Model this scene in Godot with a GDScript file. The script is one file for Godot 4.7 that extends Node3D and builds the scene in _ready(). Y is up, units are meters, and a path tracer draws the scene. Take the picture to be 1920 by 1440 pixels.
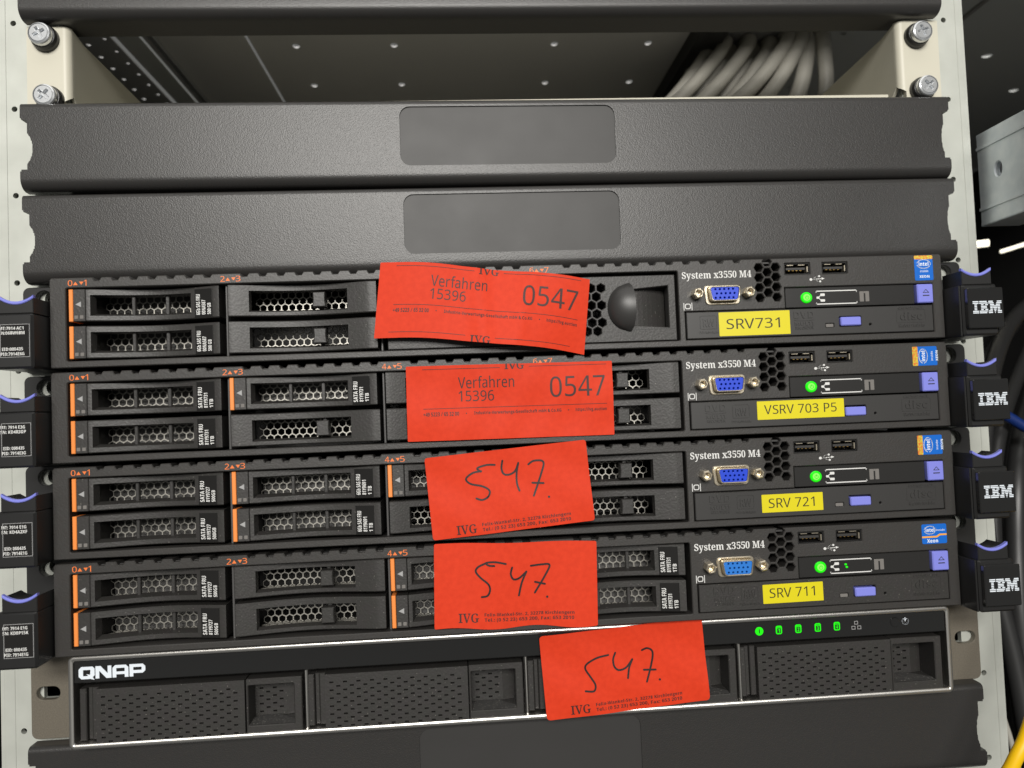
extends Node3D
# Everything is laid out in millimetres and scaled by K when a mesh or a node is placed.
const K := 0.001
const UNIT := 44.45
const Z3 := Vector3(0, 0, 1)
var taken := {}
var mats := {}
var fonts := {}
var glyphs := {}
var rng := RandomNumberGenerator.new()


# ---------------------------------------------------------------- mesh helpers
class MB:
	var v := PackedVector3Array()
	var n := PackedVector3Array()
	var xf := Transform3D()

	func tri(a: Vector3, b: Vector3, c: Vector3, h: Vector3) -> void:
		var g := (b - a).cross(c - a)
		if g.length() < 1e-7:
			return
		g = g.normalized()
		if g.dot(h) < 0.0:
			var t := b
			b = c
			c = t
			g = -g
		tris(a, b, c, g, g, g)

	func tris(a: Vector3, b: Vector3, c: Vector3, na: Vector3, nb: Vector3, nc: Vector3) -> void:
		var g := (b - a).cross(c - a)
		if g.length() < 1e-7:
			return
		if g.dot(na + nb + nc) < 0.0:
			var t := b
			b = c
			c = t
			t = nb
			nb = nc
			nc = t
		v.append(xf * a)
		v.append(xf * c)
		v.append(xf * b)
		n.append((xf.basis * na).normalized())
		n.append((xf.basis * nc).normalized())
		n.append((xf.basis * nb).normalized())

	func quad(a: Vector3, b: Vector3, c: Vector3, d: Vector3, h: Vector3) -> void:
		tri(a, b, c, h)
		tri(a, c, d, h)

	func quads(a: Vector3, b: Vector3, c: Vector3, d: Vector3, na: Vector3, nb: Vector3, nc: Vector3, nd: Vector3) -> void:
		tris(a, b, c, na, nb, nc)
		tris(a, c, d, na, nc, nd)

	func add(o: MB, at := Vector3.ZERO) -> void:
		for p in o.v:
			v.append(xf * (p + at))
		for q in o.n:
			n.append((xf.basis * q).normalized())

	func mapped(f: Callable) -> void:
		for i in v.size():
			v[i] = f.call(v[i])
		for i in range(0, v.size(), 3):
			var g := (v[i + 2] - v[i]).cross(v[i + 1] - v[i])
			if g.length() < 1e-9:
				g = Z3
			g = g.normalized()
			for k in 3:
				n[i + k] = g

	# bends the shape in depth: z += f(x)
	func bent(f: Callable) -> void:
		for i in v.size():
			var p := v[i]
			var z0: float = f.call(p.x)
			var d: float = (f.call(p.x + 0.05) - f.call(p.x - 0.05)) / 0.1
			v[i] = Vector3(p.x, p.y, p.z + z0)
			var q := n[i]
			n[i] = Vector3(q.x - d * q.z, q.y, q.z).normalized()

	func mesh() -> ArrayMesh:
		var a := []
		a.resize(Mesh.ARRAY_MAX)
		var s := PackedVector3Array()
		for p in v:
			s.append(p * 0.001)
		a[Mesh.ARRAY_VERTEX] = s
		a[Mesh.ARRAY_NORMAL] = n
		var m := ArrayMesh.new()
		m.add_surface_from_arrays(Mesh.PRIMITIVE_TRIANGLES, a)
		return m


func P3(p: Vector2, z: float) -> Vector3:
	return Vector3(p.x, p.y, z)


func rrect(x0: float, y0: float, x1: float, y1: float, r := 0.0, seg := 4) -> PackedVector2Array:
	var o := PackedVector2Array()
	if r <= 0.0:
		return PackedVector2Array([Vector2(x0, y0), Vector2(x1, y0), Vector2(x1, y1), Vector2(x0, y1)])
	var c := [Vector2(x1 - r, y0 + r), Vector2(x1 - r, y1 - r), Vector2(x0 + r, y1 - r), Vector2(x0 + r, y0 + r)]
	for k in 4:
		for i in seg + 1:
			var a := -PI / 2 + k * PI / 2 + i * PI / 2 / seg
			o.append(c[k] + Vector2(cos(a), sin(a)) * r)
	return o


func ring(cx: float, cy: float, rx: float, ry: float, n := 20, a0 := 0.0) -> PackedVector2Array:
	var o := PackedVector2Array()
	for i in n:
		var a := a0 + TAU * i / n
		o.append(Vector2(cx + cos(a) * rx, cy + sin(a) * ry))
	return o


func slot(cx: float, cy: float, w: float, h: float) -> PackedVector2Array:
	return rrect(cx - w / 2, cy - h / 2, cx + w / 2, cy + h / 2, h / 2 - 0.01, 6)


func flip(p: PackedVector2Array) -> PackedVector2Array:
	var o := p.duplicate()
	o.reverse()
	return o


func signed_area(p: PackedVector2Array) -> float:
	var s := 0.0
	for i in p.size():
		s += p[i].cross(p[(i + 1) % p.size()])
	return s / 2


func edge_out(a: Vector2, b: Vector2) -> Vector2:
	var d := (b - a).normalized()
	return Vector2(d.y, -d.x)


func inset(p: PackedVector2Array, d: float) -> PackedVector2Array:
	var o := PackedVector2Array()
	var c := p.size()
	for i in c:
		var n1 := edge_out(p[(i + c - 1) % c], p[i])
		var n2 := edge_out(p[i], p[(i + 1) % c])
		o.append(p[i] - (n1 + n2) / maxf(0.35, 1.0 + n1.dot(n2)) * d)
	return o


func joined(outer: PackedVector2Array, holes: Array) -> PackedVector2Array:
	# cuts a slit from each hole to the outline, so that the whole is one polygon
	var poly := outer.duplicate()
	var list := holes.duplicate()
	list.sort_custom(func(a, b): return _right(a) > _right(b))
	for hi in list.size():
		var h: PackedVector2Array = list[hi]
		var s := 0
		for i in h.size():
			if h[i].x > h[s].x:
				s = i
		var from := h[s]
		var order := []
		for i in poly.size():
			order.append([from.distance_squared_to(poly[i]), i])
		order.sort()
		var best := -1
		for e in order:
			var q := poly[e[1]]
			var ok := true
			# the slit must leave this corner into the plate
			var before := poly[(e[1] + poly.size() - 1) % poly.size()]
			var after := poly[(e[1] + 1) % poly.size()]
			var s1 := (q - before).cross(from - q) > 1e-9
			var s2 := (after - q).cross(from - q) > 1e-9
			if not ((s1 and s2) if (q - before).cross(after - q) > 0.0 else (s1 or s2)):
				continue
			for loop in [poly] + list.slice(hi):
				for i in loop.size():
					var a: Vector2 = loop[i]
					var b: Vector2 = loop[(i + 1) % loop.size()]
					if a.is_equal_approx(from) or b.is_equal_approx(from) or a.is_equal_approx(q) or b.is_equal_approx(q):
						continue
					if Geometry2D.segment_intersects_segment(from, q, a, b) != null:
						ok = false
						break
				if not ok:
					break
			if ok:
				best = e[1]
				break
		if best < 0:
			push_warning("no slit found")
			continue
		var out := PackedVector2Array()
		out.append_array(poly.slice(0, best + 1))
		for i in h.size() + 1:
			out.append(h[(s + i) % h.size()])
		out.append_array(poly.slice(best))
		poly = out
	return poly


func _right(h: PackedVector2Array) -> float:
	var m := -1e9
	for p in h:
		m = maxf(m, p.x)
	return m


func cap(mb: MB, outer: PackedVector2Array, holes: Array, z: float, up := 1.0) -> void:
	var poly := outer if holes.is_empty() else joined(outer, holes)
	var t := Geometry2D.triangulate_polygon(poly)
	if t.is_empty():
		t = clip_ears(poly)
	for i in range(0, t.size(), 3):
		mb.tri(P3(poly[t[i]], z), P3(poly[t[i + 1]], z), P3(poly[t[i + 2]], z), Vector3(0, 0, up))


func clip_ears(p: PackedVector2Array) -> PackedInt32Array:
	var o := PackedInt32Array()
	var idx := range(p.size())
	var guard := 0
	while idx.size() > 3 and guard < 20000:
		var done := false
		for i in idx.size():
			guard += 1
			var a: Vector2 = p[idx[(i + idx.size() - 1) % idx.size()]]
			var b: Vector2 = p[idx[i]]
			var c: Vector2 = p[idx[(i + 1) % idx.size()]]
			if (b - a).cross(c - b) <= 1e-9:
				continue
			var free := true
			for k in idx:
				var q: Vector2 = p[k]
				if q.is_equal_approx(a) or q.is_equal_approx(b) or q.is_equal_approx(c):
					continue
				if (b - a).cross(q - a) > -1e-9 and (c - b).cross(q - b) > -1e-9 and (a - c).cross(q - c) > -1e-9:
					free = false
					break
			if free:
				o.append_array([idx[(i + idx.size() - 1) % idx.size()], idx[i], idx[(i + 1) % idx.size()]])
				idx.remove_at(i)
				done = true
				break
		if not done:
			push_warning("ears left: %d" % idx.size())
			break
	if idx.size() == 3:
		o.append_array(idx)
	return o


func walls(mb: MB, p: PackedVector2Array, zb: float, zf: float, bevel: float) -> void:
	var c := p.size()
	var q := inset(p, bevel) if bevel > 0.0 else p
	for i in c:
		var a := p[i]
		var b := p[(i + 1) % c]
		if a.distance_squared_to(b) < 1e-10:
			continue
		var e := edge_out(a, b)
		var e0 := edge_out(p[(i + c - 1) % c], a)
		var e1 := edge_out(b, p[(i + 2) % c])
		var na := (e + e0).normalized() if e.dot(e0) > 0.75 else e
		var nb := (e + e1).normalized() if e.dot(e1) > 0.75 else e
		var na3 := P3(na, 0)
		var nb3 := P3(nb, 0)
		mb.quads(P3(a, zb), P3(b, zb), P3(b, zf - bevel), P3(a, zf - bevel), na3, nb3, nb3, na3)
		if bevel > 0.0:
			var ma := (na3 + Z3).normalized()
			var mc := (nb3 + Z3).normalized()
			mb.quads(P3(a, zf - bevel), P3(b, zf - bevel), P3(q[(i + 1) % c], zf), P3(q[i], zf), ma, mc, mc, ma)


# a plate of any outline with holes, its front edges chamfered
func ex(mb: MB, outer: PackedVector2Array, holes: Array, zb: float, zf: float, bevel := 0.0, back := false) -> void:
	var o := outer if signed_area(outer) > 0 else flip(outer)
	var hs := []
	for h in holes:
		hs.append(h if signed_area(h) < 0 else flip(h))
	var hi := []
	for h in hs:
		hi.append(inset(h, bevel) if bevel > 0.0 else h)
	cap(mb, inset(o, bevel) if bevel > 0.0 else o, hi, zf)
	if back:
		cap(mb, o, hs, zb, -1.0)
	walls(mb, o, zb, zf, bevel)
	for h in hs:
		walls(mb, h, zb, zf, bevel)


# a rounded bead that follows an outline, such as a chrome rim
func bead(mb: MB, outer: PackedVector2Array, w: float, z: float, h: float) -> void:
	var loops := []
	var c := outer.size()
	for k in 9:
		var t := k / 8.0
		loops.append([inset(outer, w * t), z - h * pow(absf(2 * t - 1), 2.2), 2 * t - 1])
	for k in 8:
		for i in c:
			var j := (i + 1) % c
			var na: Vector2 = -(outer[i] - loops[8][0][i]).normalized()
			var nb: Vector2 = -(outer[j] - loops[8][0][j]).normalized()
			var v := []
			for e in [[k, i, na], [k, j, nb], [k + 1, j, nb], [k + 1, i, na]]:
				var p: Vector2 = loops[e[0]][0][e[1]]
				var s: float = loops[e[0]][2]
				var m: Vector2 = e[2] * (signf(s) * 2.2 * pow(absf(s), 1.2) * 2.0 * h / w)
				v.append([P3(p, loops[e[0]][1]), Vector3(m.x, m.y, 1).normalized()])
			mb.quads(v[0][0], v[1][0], v[2][0], v[3][0], v[0][1], v[1][1], v[2][1], v[3][1])


func box(mb: MB, x0: float, y0: float, z0: float, x1: float, y1: float, z1: float, bevel := 0.0) -> void:
	ex(mb, rrect(x0, y0, x1, y1), [], z0, z1, bevel, true)


func rbox(mb: MB, x0: float, y0: float, z0: float, x1: float, y1: float, z1: float, r: float, bevel := 0.0) -> void:
	ex(mb, rrect(x0, y0, x1, y1, maxf(r, bevel * 1.15)), [], z0, z1, bevel, true)


func lathe(mb: MB, c: Vector3, prof: Array, n := 24) -> void:
	# profile of (radius, z) round the z axis at c
	for k in prof.size() - 1:
		var p: Vector2 = prof[k]
		var q: Vector2 = prof[k + 1]
		var d := (q - p).normalized()
		for i in n:
			var a := TAU * i / n
			var b := TAU * (i + 1) / n
			var ra := Vector3(cos(a), sin(a), 0)
			var rb := Vector3(cos(b), sin(b), 0)
			var na := (ra * d.y - Z3 * d.x).normalized()
			var nb := (rb * d.y - Z3 * d.x).normalized()
			mb.quads(c + ra * p.x + Z3 * p.y, c + rb * p.x + Z3 * p.y, c + rb * q.x + Z3 * q.y, c + ra * q.x + Z3 * q.y, na, nb, nb, na)


func smooth_path(pts: Array, steps := 6) -> PackedVector3Array:
	var o := PackedVector3Array()
	for i in pts.size() - 1:
		var p0: Vector3 = pts[maxi(i - 1, 0)]
		var p1: Vector3 = pts[i]
		var p2: Vector3 = pts[i + 1]
		var p3: Vector3 = pts[mini(i + 2, pts.size() - 1)]
		for s in steps:
			o.append(p1.cubic_interpolate(p2, p0, p3, float(s) / steps))
	o.append(pts[-1])
	return o


func tube(mb: MB, pts: Array, r: float, n := 12, steps := 8) -> void:
	var path := smooth_path(pts, steps)
	var side := Vector3.ZERO
	var rings := []
	for i in path.size():
		var d := (path[mini(i + 1, path.size() - 1)] - path[maxi(i - 1, 0)]).normalized()
		if side == Vector3.ZERO:
			side = d.cross(Vector3(0.3, 0.1, 1)).normalized()
		side = (side - d * side.dot(d)).normalized()
		var up := d.cross(side)
		var row := []
		for k in n:
			row.append((side * cos(TAU * k / n) + up * sin(TAU * k / n)))
		rings.append(row)
	for i in path.size() - 1:
		for k in n:
			var j := (k + 1) % n
			var a: Vector3 = rings[i][k]
			var b: Vector3 = rings[i][j]
			var c: Vector3 = rings[i + 1][j]
			var d2: Vector3 = rings[i + 1][k]
			mb.quads(path[i] + a * r, path[i] + b * r, path[i + 1] + c * r, path[i + 1] + d2 * r, a, b, c, d2)


# a pen stroke: a flat ribbon with round ends along a smooth line
func stroke(mb: MB, pts: Array, w: float, z: float, steps := 7) -> void:
	var l := []
	for p in pts:
		l.append(Vector3(p.x, p.y, z))
	var path := smooth_path(l, steps) if pts.size() > 1 else PackedVector3Array(l)
	for i in path.size() - 1:
		var d := (path[i + 1] - path[i]).normalized()
		var s := Vector3(-d.y, d.x, 0) * w / 2
		mb.quad(path[i] - s, path[i + 1] - s, path[i + 1] + s, path[i] + s, Z3)
	for i in path.size():
		for k in 6:
			var a := TAU * k / 6
			var b := TAU * (k + 1) / 6
			mb.tri(path[i], path[i] + Vector3(cos(a), sin(a), 0) * w / 2, path[i] + Vector3(cos(b), sin(b), 0) * w / 2, Z3)


# lettering fitted to a box; turned 90 degrees to the left if asked
func letters(mb: MB, s: String, font: String, x0: float, y0: float, x1: float, y1: float, z: float, turn := false, depth := 0.0) -> void:
	var key := font + "|" + s + ("|d" if depth > 0 else "")
	if not glyphs.has(key):
		var tm := TextMesh.new()
		tm.text = s
		tm.font = fonts[font]
		tm.font_size = 40
		tm.pixel_size = 1.0
		tm.depth = 3.0 if depth > 0 else 0.0
		tm.curve_step = 1.2
		glyphs[key] = tm.get_mesh_arrays()
	var arr: Array = glyphs[key]
	var vs: PackedVector3Array = arr[Mesh.ARRAY_VERTEX]
	var idx: PackedInt32Array = arr[Mesh.ARRAY_INDEX]
	var lo := Vector2(1e9, 1e9)
	var hi := Vector2(-1e9, -1e9)
	var zl := 1e9
	for p in vs:
		lo = lo.min(Vector2(p.x, p.y))
		hi = hi.max(Vector2(p.x, p.y))
		zl = minf(zl, p.z)
	var out := PackedVector3Array()
	for p in vs:
		var u := (p.x - lo.x) / (hi.x - lo.x)
		var w := (p.y - lo.y) / (hi.y - lo.y)
		var zz := z + (depth * (p.z - zl) / 3.0 if depth > 0 else 0.0)
		out.append(Vector3(lerpf(x1, x0, w), lerpf(y0, y1, u), zz) if turn else Vector3(lerpf(x0, x1, u), lerpf(y0, y1, w), zz))
	for i in range(0, idx.size(), 3):
		var a := out[idx[i]]
		var b := out[idx[i + 1]]
		var c := out[idx[i + 2]]
		mb.tri(a, b, c, Z3 if depth <= 0 else (c - a).cross(b - a))


# ---------------------------------------------------------------- objects
func numbered(called: String) -> String:
	if not taken.has(called):
		taken[called] = 0
		return called
	taken[called] += 1
	return "%s_%03d" % [called, taken[called]]


func part(called: String, shape, m: String, parent: Node3D, at := Vector3.ZERO) -> MeshInstance3D:
	var o := MeshInstance3D.new()
	var base := called
	var k := 0
	while parent.has_node(base):
		k += 1
		base = "%s_%03d" % [called, k]
	o.name = base
	o.mesh = shape.mesh() if shape is MB else shape
	o.material_override = mats[m]
	o.position = at * K
	parent.add_child(o, true)
	return o


func thing(called: String, label: String, category: String, at := Vector3.ZERO, group := "") -> Node3D:
	var o := Node3D.new()
	o.name = numbered(called)
	o.position = at * K
	o.set_meta("label", label)
	o.set_meta("category", category)
	if group:
		o.set_meta("group", group)
	add_child(o, true)
	return o


# ---------------------------------------------------------------- materials
func noise(freq: float, seed_: int, oct := 3, type := FastNoiseLite.TYPE_SIMPLEX_SMOOTH) -> FastNoiseLite:
	var f := FastNoiseLite.new()
	f.seed = seed_
	f.frequency = freq
	f.fractal_octaves = oct
	f.noise_type = type
	return f


func noise_tex(size: int, f: FastNoiseLite, normal := false, strength := 4.0) -> NoiseTexture2D:
	var t := NoiseTexture2D.new()
	t.width = size
	t.height = size
	t.seamless = true
	t.noise = f
	t.as_normal_map = normal
	t.bump_strength = strength
	return t


func ramp_tex(size: int, f: FastNoiseLite, a: Color, b: Color) -> NoiseTexture2D:
	var t := noise_tex(size, f)
	var g := Gradient.new()
	g.set_color(0, a)
	g.set_color(1, b)
	t.color_ramp = g
	return t


func grey(v: float, warm := 0.0) -> Color:
	return Color(v * (1.0 + warm), v, v * (1.0 - warm)).linear_to_srgb()


# plastic with settled dust specks and a little mottling
func dusty(base: Color, count: int, seed_: int, strength: float) -> ImageTexture:
	var r := RandomNumberGenerator.new()
	r.seed = seed_
	var im := Image.create(1024, 1024, false, Image.FORMAT_RGB8)
	var f := noise(0.012, seed_, 4)
	for y in 1024:
		for x in 1024:
			var k := 1.0 + 0.02 * f.get_noise_2d(x, y)
			im.set_pixel(x, y, Color(base.r * k, base.g * k, base.b * k))
	for i in count:
		var x := r.randi_range(1, 1022)
		var y := r.randi_range(1, 1022)
		var t := strength * r.randf_range(0.15, 1.0)
		var c := base.lerp(Color(0.78, 0.76, 0.72), t)
		var w := r.randf_range(0.6, 2.4)
		var h := r.randf_range(0.6, 2.0)
		for dy in range(-3, 4):
			for dx in range(-3, 4):
				var e := 1.3 - Vector2(dx / w, dy / h).length()
				if e > 0.0:
					var px := (x + dx + 1024) % 1024
					var py := (y + dy + 1024) % 1024
					im.set_pixel(px, py, im.get_pixel(px, py).lerp(c, minf(1.0, e)))
	return ImageTexture.create_from_image(im)


# fine moulded grain that repeats without a seam
func grain(size: int, seed_: int, passes: int, strength: float) -> ImageTexture:
	var r := RandomNumberGenerator.new()
	r.seed = seed_
	var a := PackedFloat32Array()
	for i in size * size:
		a.append(r.randf())
	for p in passes:
		var b := PackedFloat32Array()
		b.resize(size * size)
		for y in size:
			var up := ((y + size - 1) % size) * size
			var dn := ((y + 1) % size) * size
			var me := y * size
			for x in size:
				var l := (x + size - 1) % size
				var q := (x + 1) % size
				b[me + x] = (a[up + l] + a[up + x] * 2.0 + a[up + q] + a[me + l] * 2.0 + a[me + x] * 4.0 + a[me + q] * 2.0 + a[dn + l] + a[dn + x] * 2.0 + a[dn + q]) / 16.0
		a = b
	var im := Image.create(size, size, false, Image.FORMAT_L8)
	for y in size:
		for x in size:
			var g := clampf((a[y * size + x] - 0.5) * 3.0 + 0.5, 0, 1)
			im.set_pixel(x, y, Color(g, g, g))
	im.convert(Image.FORMAT_RGBA8)
	im.bump_map_to_normal_map(strength)
	return ImageTexture.create_from_image(im)


func mat(called: String, c: Color, rough: float, metal := 0.0) -> StandardMaterial3D:
	var m := StandardMaterial3D.new()
	m.resource_name = called
	m.albedo_color = c
	m.roughness = rough
	m.metallic = metal
	mats[called] = m
	return m


func tri_planar(m: StandardMaterial3D, per_mm: float, world := true) -> void:
	m.uv1_triplanar = true
	m.uv1_world_triplanar = world
	m.uv1_triplanar_sharpness = 4.0
	m.uv1_scale = Vector3.ONE * 1000.0 / per_mm


func make_materials() -> void:
	for f in {"sans": ["Droid Sans", 400], "sansb": ["Droid Sans", 700], "serif": ["Droid Serif", 400], "serifb": ["Droid Serif", 700]}.keys():
		var sf := SystemFont.new()
		sf.font_names = PackedStringArray(["Droid Serif" if f.begins_with("serif") else "Droid Sans"])
		sf.font_weight = 700 if f.ends_with("b") else 400
		fonts[f] = sf
	var fine := grain(384, 3, 1, 3.0)
	var coarse := grain(384, 8, 2, 4.0)
	var dust := dusty(grey(0.034, 0.065), 170, 5, 0.55)
	var dust_low := dusty(grey(0.029, 0.06), 1000, 9, 0.65)
	var m := mat("bezel_plastic", Color.WHITE, 0.42)
	m.albedo_texture = dust
	m.normal_enabled = true
	m.normal_texture = fine
	m.normal_scale = 0.035
	tri_planar(m, 90.0)
	m = mat("dusty_plastic", Color.WHITE, 0.45)
	m.albedo_texture = dust_low
	m.normal_enabled = true
	m.normal_texture = fine
	m.normal_scale = 0.035
	tri_planar(m, 120.0)
	m = mat("grained_plastic", Color.WHITE, 0.38)
	m.albedo_texture = dusty(grey(0.027, 0.05), 22, 12, 0.35)
	m.normal_enabled = true
	m.normal_texture = coarse
	m.normal_scale = 0.09
	tri_planar(m, 46.0)
	m = mat("smooth_plastic", grey(0.034, 0.03), 0.40)
	m = mat("recess_film", grey(0.036, 0.03), 1.0)
	m.roughness_texture = ramp_tex(512, noise(0.008, 61, 4), grey(0.17), grey(0.20))
	tri_planar(m, 150.0)
	m.metallic_specular = 0.42
	m = mat("divider_plastic", grey(0.09, 0.02), 0.3)
	m = mat("black_plastic", grey(0.014), 0.38)
	m = mat("black_metal", grey(0.012), 0.45)
	m = mat("dark_steel", grey(0.05, 0.03), 0.5, 0.3)
	m = mat("gloss_black", grey(0.014), 0.16)
	m.clearcoat_enabled = true
	m.clearcoat = 0.6
	m.clearcoat_roughness = 0.06
	m = mat("panel_film", grey(0.020, 0.03), 0.3)
	m = mat("chrome", Color(0.86, 0.85, 0.83), 0.33, 1.0)
	m = mat("zinc", Color(0.88, 0.89, 0.90), 0.26, 0.75)
	m = mat("nickel", Color(0.82, 0.78, 0.70), 0.30, 0.85)
	m = mat("mesh_steel", Color(0.66, 0.65, 0.62), 0.42, 0.7)
	m = mat("rail_zinc", Color.WHITE, 0.5, 0.25)
	m.albedo_texture = ramp_tex(512, noise(0.012, 21, 4), Color(0.71, 0.72, 0.69), Color(0.77, 0.78, 0.75))
	tri_planar(m, 160.0)
	m = mat("strut_zinc", Color.WHITE, 0.4, 0.6)
	m.albedo_texture = ramp_tex(512, noise(0.02, 31, 4), Color(0.76, 0.79, 0.81), Color(0.84, 0.86, 0.87))
	tri_planar(m, 120.0)
	m = mat("ear_steel", Color.WHITE, 0.5, 0.35)
	m.albedo_texture = ramp_tex(512, noise(0.15, 41, 2), Color(0.40, 0.38, 0.34), Color(0.50, 0.47, 0.42))
	tri_planar(m, 60.0)
	m = mat("cream_paint", Color(0.79, 0.775, 0.71), 0.45)
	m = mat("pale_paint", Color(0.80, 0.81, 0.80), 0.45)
	m = mat("dust_ledge", Color.WHITE, 0.6)
	m.albedo_texture = dusty(grey(0.05, 0.03), 14000, 19, 0.8)
	tri_planar(m, 160.0)
	m = mat("roof_paint", grey(0.52, 0.0), 0.55)
	m = mat("grey_paint", grey(0.30, 0.04), 0.5)
	m = mat("dark_panel", grey(0.015), 0.6)
	m = mat("orange_plastic", Color(0.93, 0.55, 0.26), 0.4)
	m = mat("orange_ink", Color(0.92, 0.47, 0.20), 0.5)
	m = mat("white_ink", Color(0.85, 0.85, 0.84), 0.5)
	m = mat("grey_ink", Color(0.62, 0.62, 0.62), 0.5)
	m = mat("lavender_plastic", Color(0.50, 0.52, 0.86), 0.4)
	m = mat("vga_blue", Color(0.13, 0.27, 0.80), 0.35)
	m = mat("vga_sky_blue", Color(0.16, 0.46, 0.80), 0.35)
	m = mat("hole_black", grey(0.003), 0.8)
	m = mat("gold", Color(0.85, 0.70, 0.42), 0.3, 1.0)
	m = mat("grey_lens", grey(0.18, 0.06), 0.2)
	m = mat("drive_case", grey(0.10, 0.03), 0.45, 0.4)
	m = mat("label_black", grey(0.014, 0.04), 0.22)
	m = mat("red_paper", Color.WHITE, 0.6)
	m.albedo_texture = ramp_tex(512, noise(0.03, 51, 5), Color(0.80, 0.215, 0.10), Color(0.85, 0.24, 0.12))
	tri_planar(m, 60.0)
	m.metallic_specular = 0.3
	m = mat("red_ink", Color(0.24, 0.10, 0.08), 0.6)
	m = mat("pen_ink", Color(0.14, 0.05, 0.04), 0.5)
	m = mat("yellow_tape", Color(0.85, 0.80, 0.10), 0.35)
	m = mat("tape_ink", Color(0.20, 0.18, 0.05), 0.5)
	m = mat("sticker_blue", Color(0.08, 0.40, 0.78), 0.3)
	m = mat("sticker_white", Color(0.9, 0.93, 0.96), 0.35)
	m = mat("sticker_gold", Color.WHITE, 0.3, 0.3)
	m.albedo_texture = ramp_tex(256, noise(0.018, 77, 2), Color(0.97, 0.42, 0.22), Color(0.86, 0.95, 0.35))
	tri_planar(m, 8.0)
	m = mat("sticker_orange", Color(0.93, 0.66, 0.22), 0.35)
	m = mat("led_green", Color(0.10, 0.85, 0.05), 0.3)
	m.emission_enabled = true
	m.emission = Color(0.13, 0.95, 0.04)
	m.emission_energy_multiplier = 0.55
	m.emission_energy_multiplier = 0.42
	m = mat("led_core", Color(0.3, 0.9, 0.2), 0.3)
	m.emission_enabled = true
	m.emission = Color(0.55, 1.0, 0.38)
	m.emission_energy_multiplier = 0.95
	m = mat("led_mark", Color(0.02, 0.25, 0.02), 0.5)
	m = mat("cable_white", Color(0.61, 0.60, 0.565), 0.5)
	m = mat("cable_black", grey(0.024), 0.38)
	m = mat("cable_blue", Color(0.05, 0.17, 0.42), 0.45)
	m = mat("cable_yellow", Color(0.93, 0.74, 0.03), 0.4)
	m = mat("tube_light", Color(1, 1, 0.95), 0.4)
	m.emission_enabled = true
	m.emission = Color(1.0, 0.97, 0.88)
	m.emission_energy_multiplier = 1.6


# ---------------------------------------------------------------- drive trays
func bow(x: float, x0: float, x1: float, d: float) -> float:
	var t := (x - x0) / (x1 - x0)
	return 0.0 if t <= 0.0 or t >= 1.0 else -d * pow(sin(PI * t), 1.15)


# the curved face of a tray with one window, its surround sloping inwards
func tray_face(mb: MB, x0: float, x1: float, y0: float, y1: float, w: Rect2, f: Callable, slope: Array) -> void:
	var xs := [x0]
	for x in [w.position.x, w.end.x, x1]:
		var a: float = xs[-1]
		var c := maxi(1, ceili((x - a) / 2.6))
		for i in c:
			xs.append(lerpf(a, x, (i + 1.0) / c))
	var b := 0.45
	var wy0 := w.position.y
	var wy1 := w.end.y
	for i in xs.size() - 1:
		var xa: float = xs[i]
		var xb: float = xs[i + 1]
		var za: float = f.call(xa)
		var zb: float = f.call(xb)
		var na := Vector3(-(f.call(xa + 0.1) - f.call(xa - 0.1)) / 0.2, 0, 1).normalized()
		var nb := Vector3(-(f.call(xb + 0.1) - f.call(xb - 0.1)) / 0.2, 0, 1).normalized()
		var inside := xa >= w.position.x - 0.01 and xb <= w.end.x + 0.01
		for s in ([[y0 + b, wy0], [wy1, y1 - b]] if inside else [[y0 + b, y1 - b]]):
			mb.quads(Vector3(xa, s[0], za), Vector3(xb, s[0], zb), Vector3(xb, s[1], zb), Vector3(xa, s[1], za), na, nb, nb, na)
		for e in [[y1, -b, Vector3(0, 1, 0)], [y0, b, Vector3(0, -1, 0)]]:
			var m: Vector3 = (e[2] + Z3).normalized()
			mb.quad(Vector3(xa, e[0] + e[1], za), Vector3(xb, e[0] + e[1], zb), Vector3(xb, e[0], zb - b), Vector3(xa, e[0], za - b), m)
			mb.quad(Vector3(xa, e[0], za - b), Vector3(xb, e[0], zb - b), Vector3(xb, e[0], -26), Vector3(xa, e[0], -26), e[2])
		if inside:
			mb.quad(Vector3(xa, wy0, za), Vector3(xb, wy0, zb), Vector3(xb, wy0 + slope[0], zb - slope[1]), Vector3(xa, wy0 + slope[0], za - slope[1]), Vector3(0, 1, 0.4))
			mb.quad(Vector3(xa, wy1, za), Vector3(xb, wy1, zb), Vector3(xb, wy1 - slope[2], zb - slope[1]), Vector3(xa, wy1 - slope[2], za - slope[1]), Vector3(0, -1, 0.4))
	for e in [[w.position.x, slope[3], 1.0], [w.end.x, -slope[3], -1.0]]:
		var zz: float = f.call(e[0])
		mb.quad(Vector3(e[0], wy0, zz), Vector3(e[0], wy1, zz), Vector3(e[0] + e[1], wy1 - slope[2], zz - slope[1]), Vector3(e[0] + e[1], wy0 + slope[0], zz - slope[1]), Vector3(e[2], 0, 0.4))
	mb.quad(Vector3(x0, y0 + b, 0), Vector3(x0, y1 - b, 0), Vector3(x0, y1, -26), Vector3(x0, y0, -26), Vector3.LEFT)
	mb.quad(Vector3(x1, y0 + b, 0), Vector3(x1, y1 - b, 0), Vector3(x1, y1, -26), Vector3(x1, y0, -26), Vector3.RIGHT)


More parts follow.
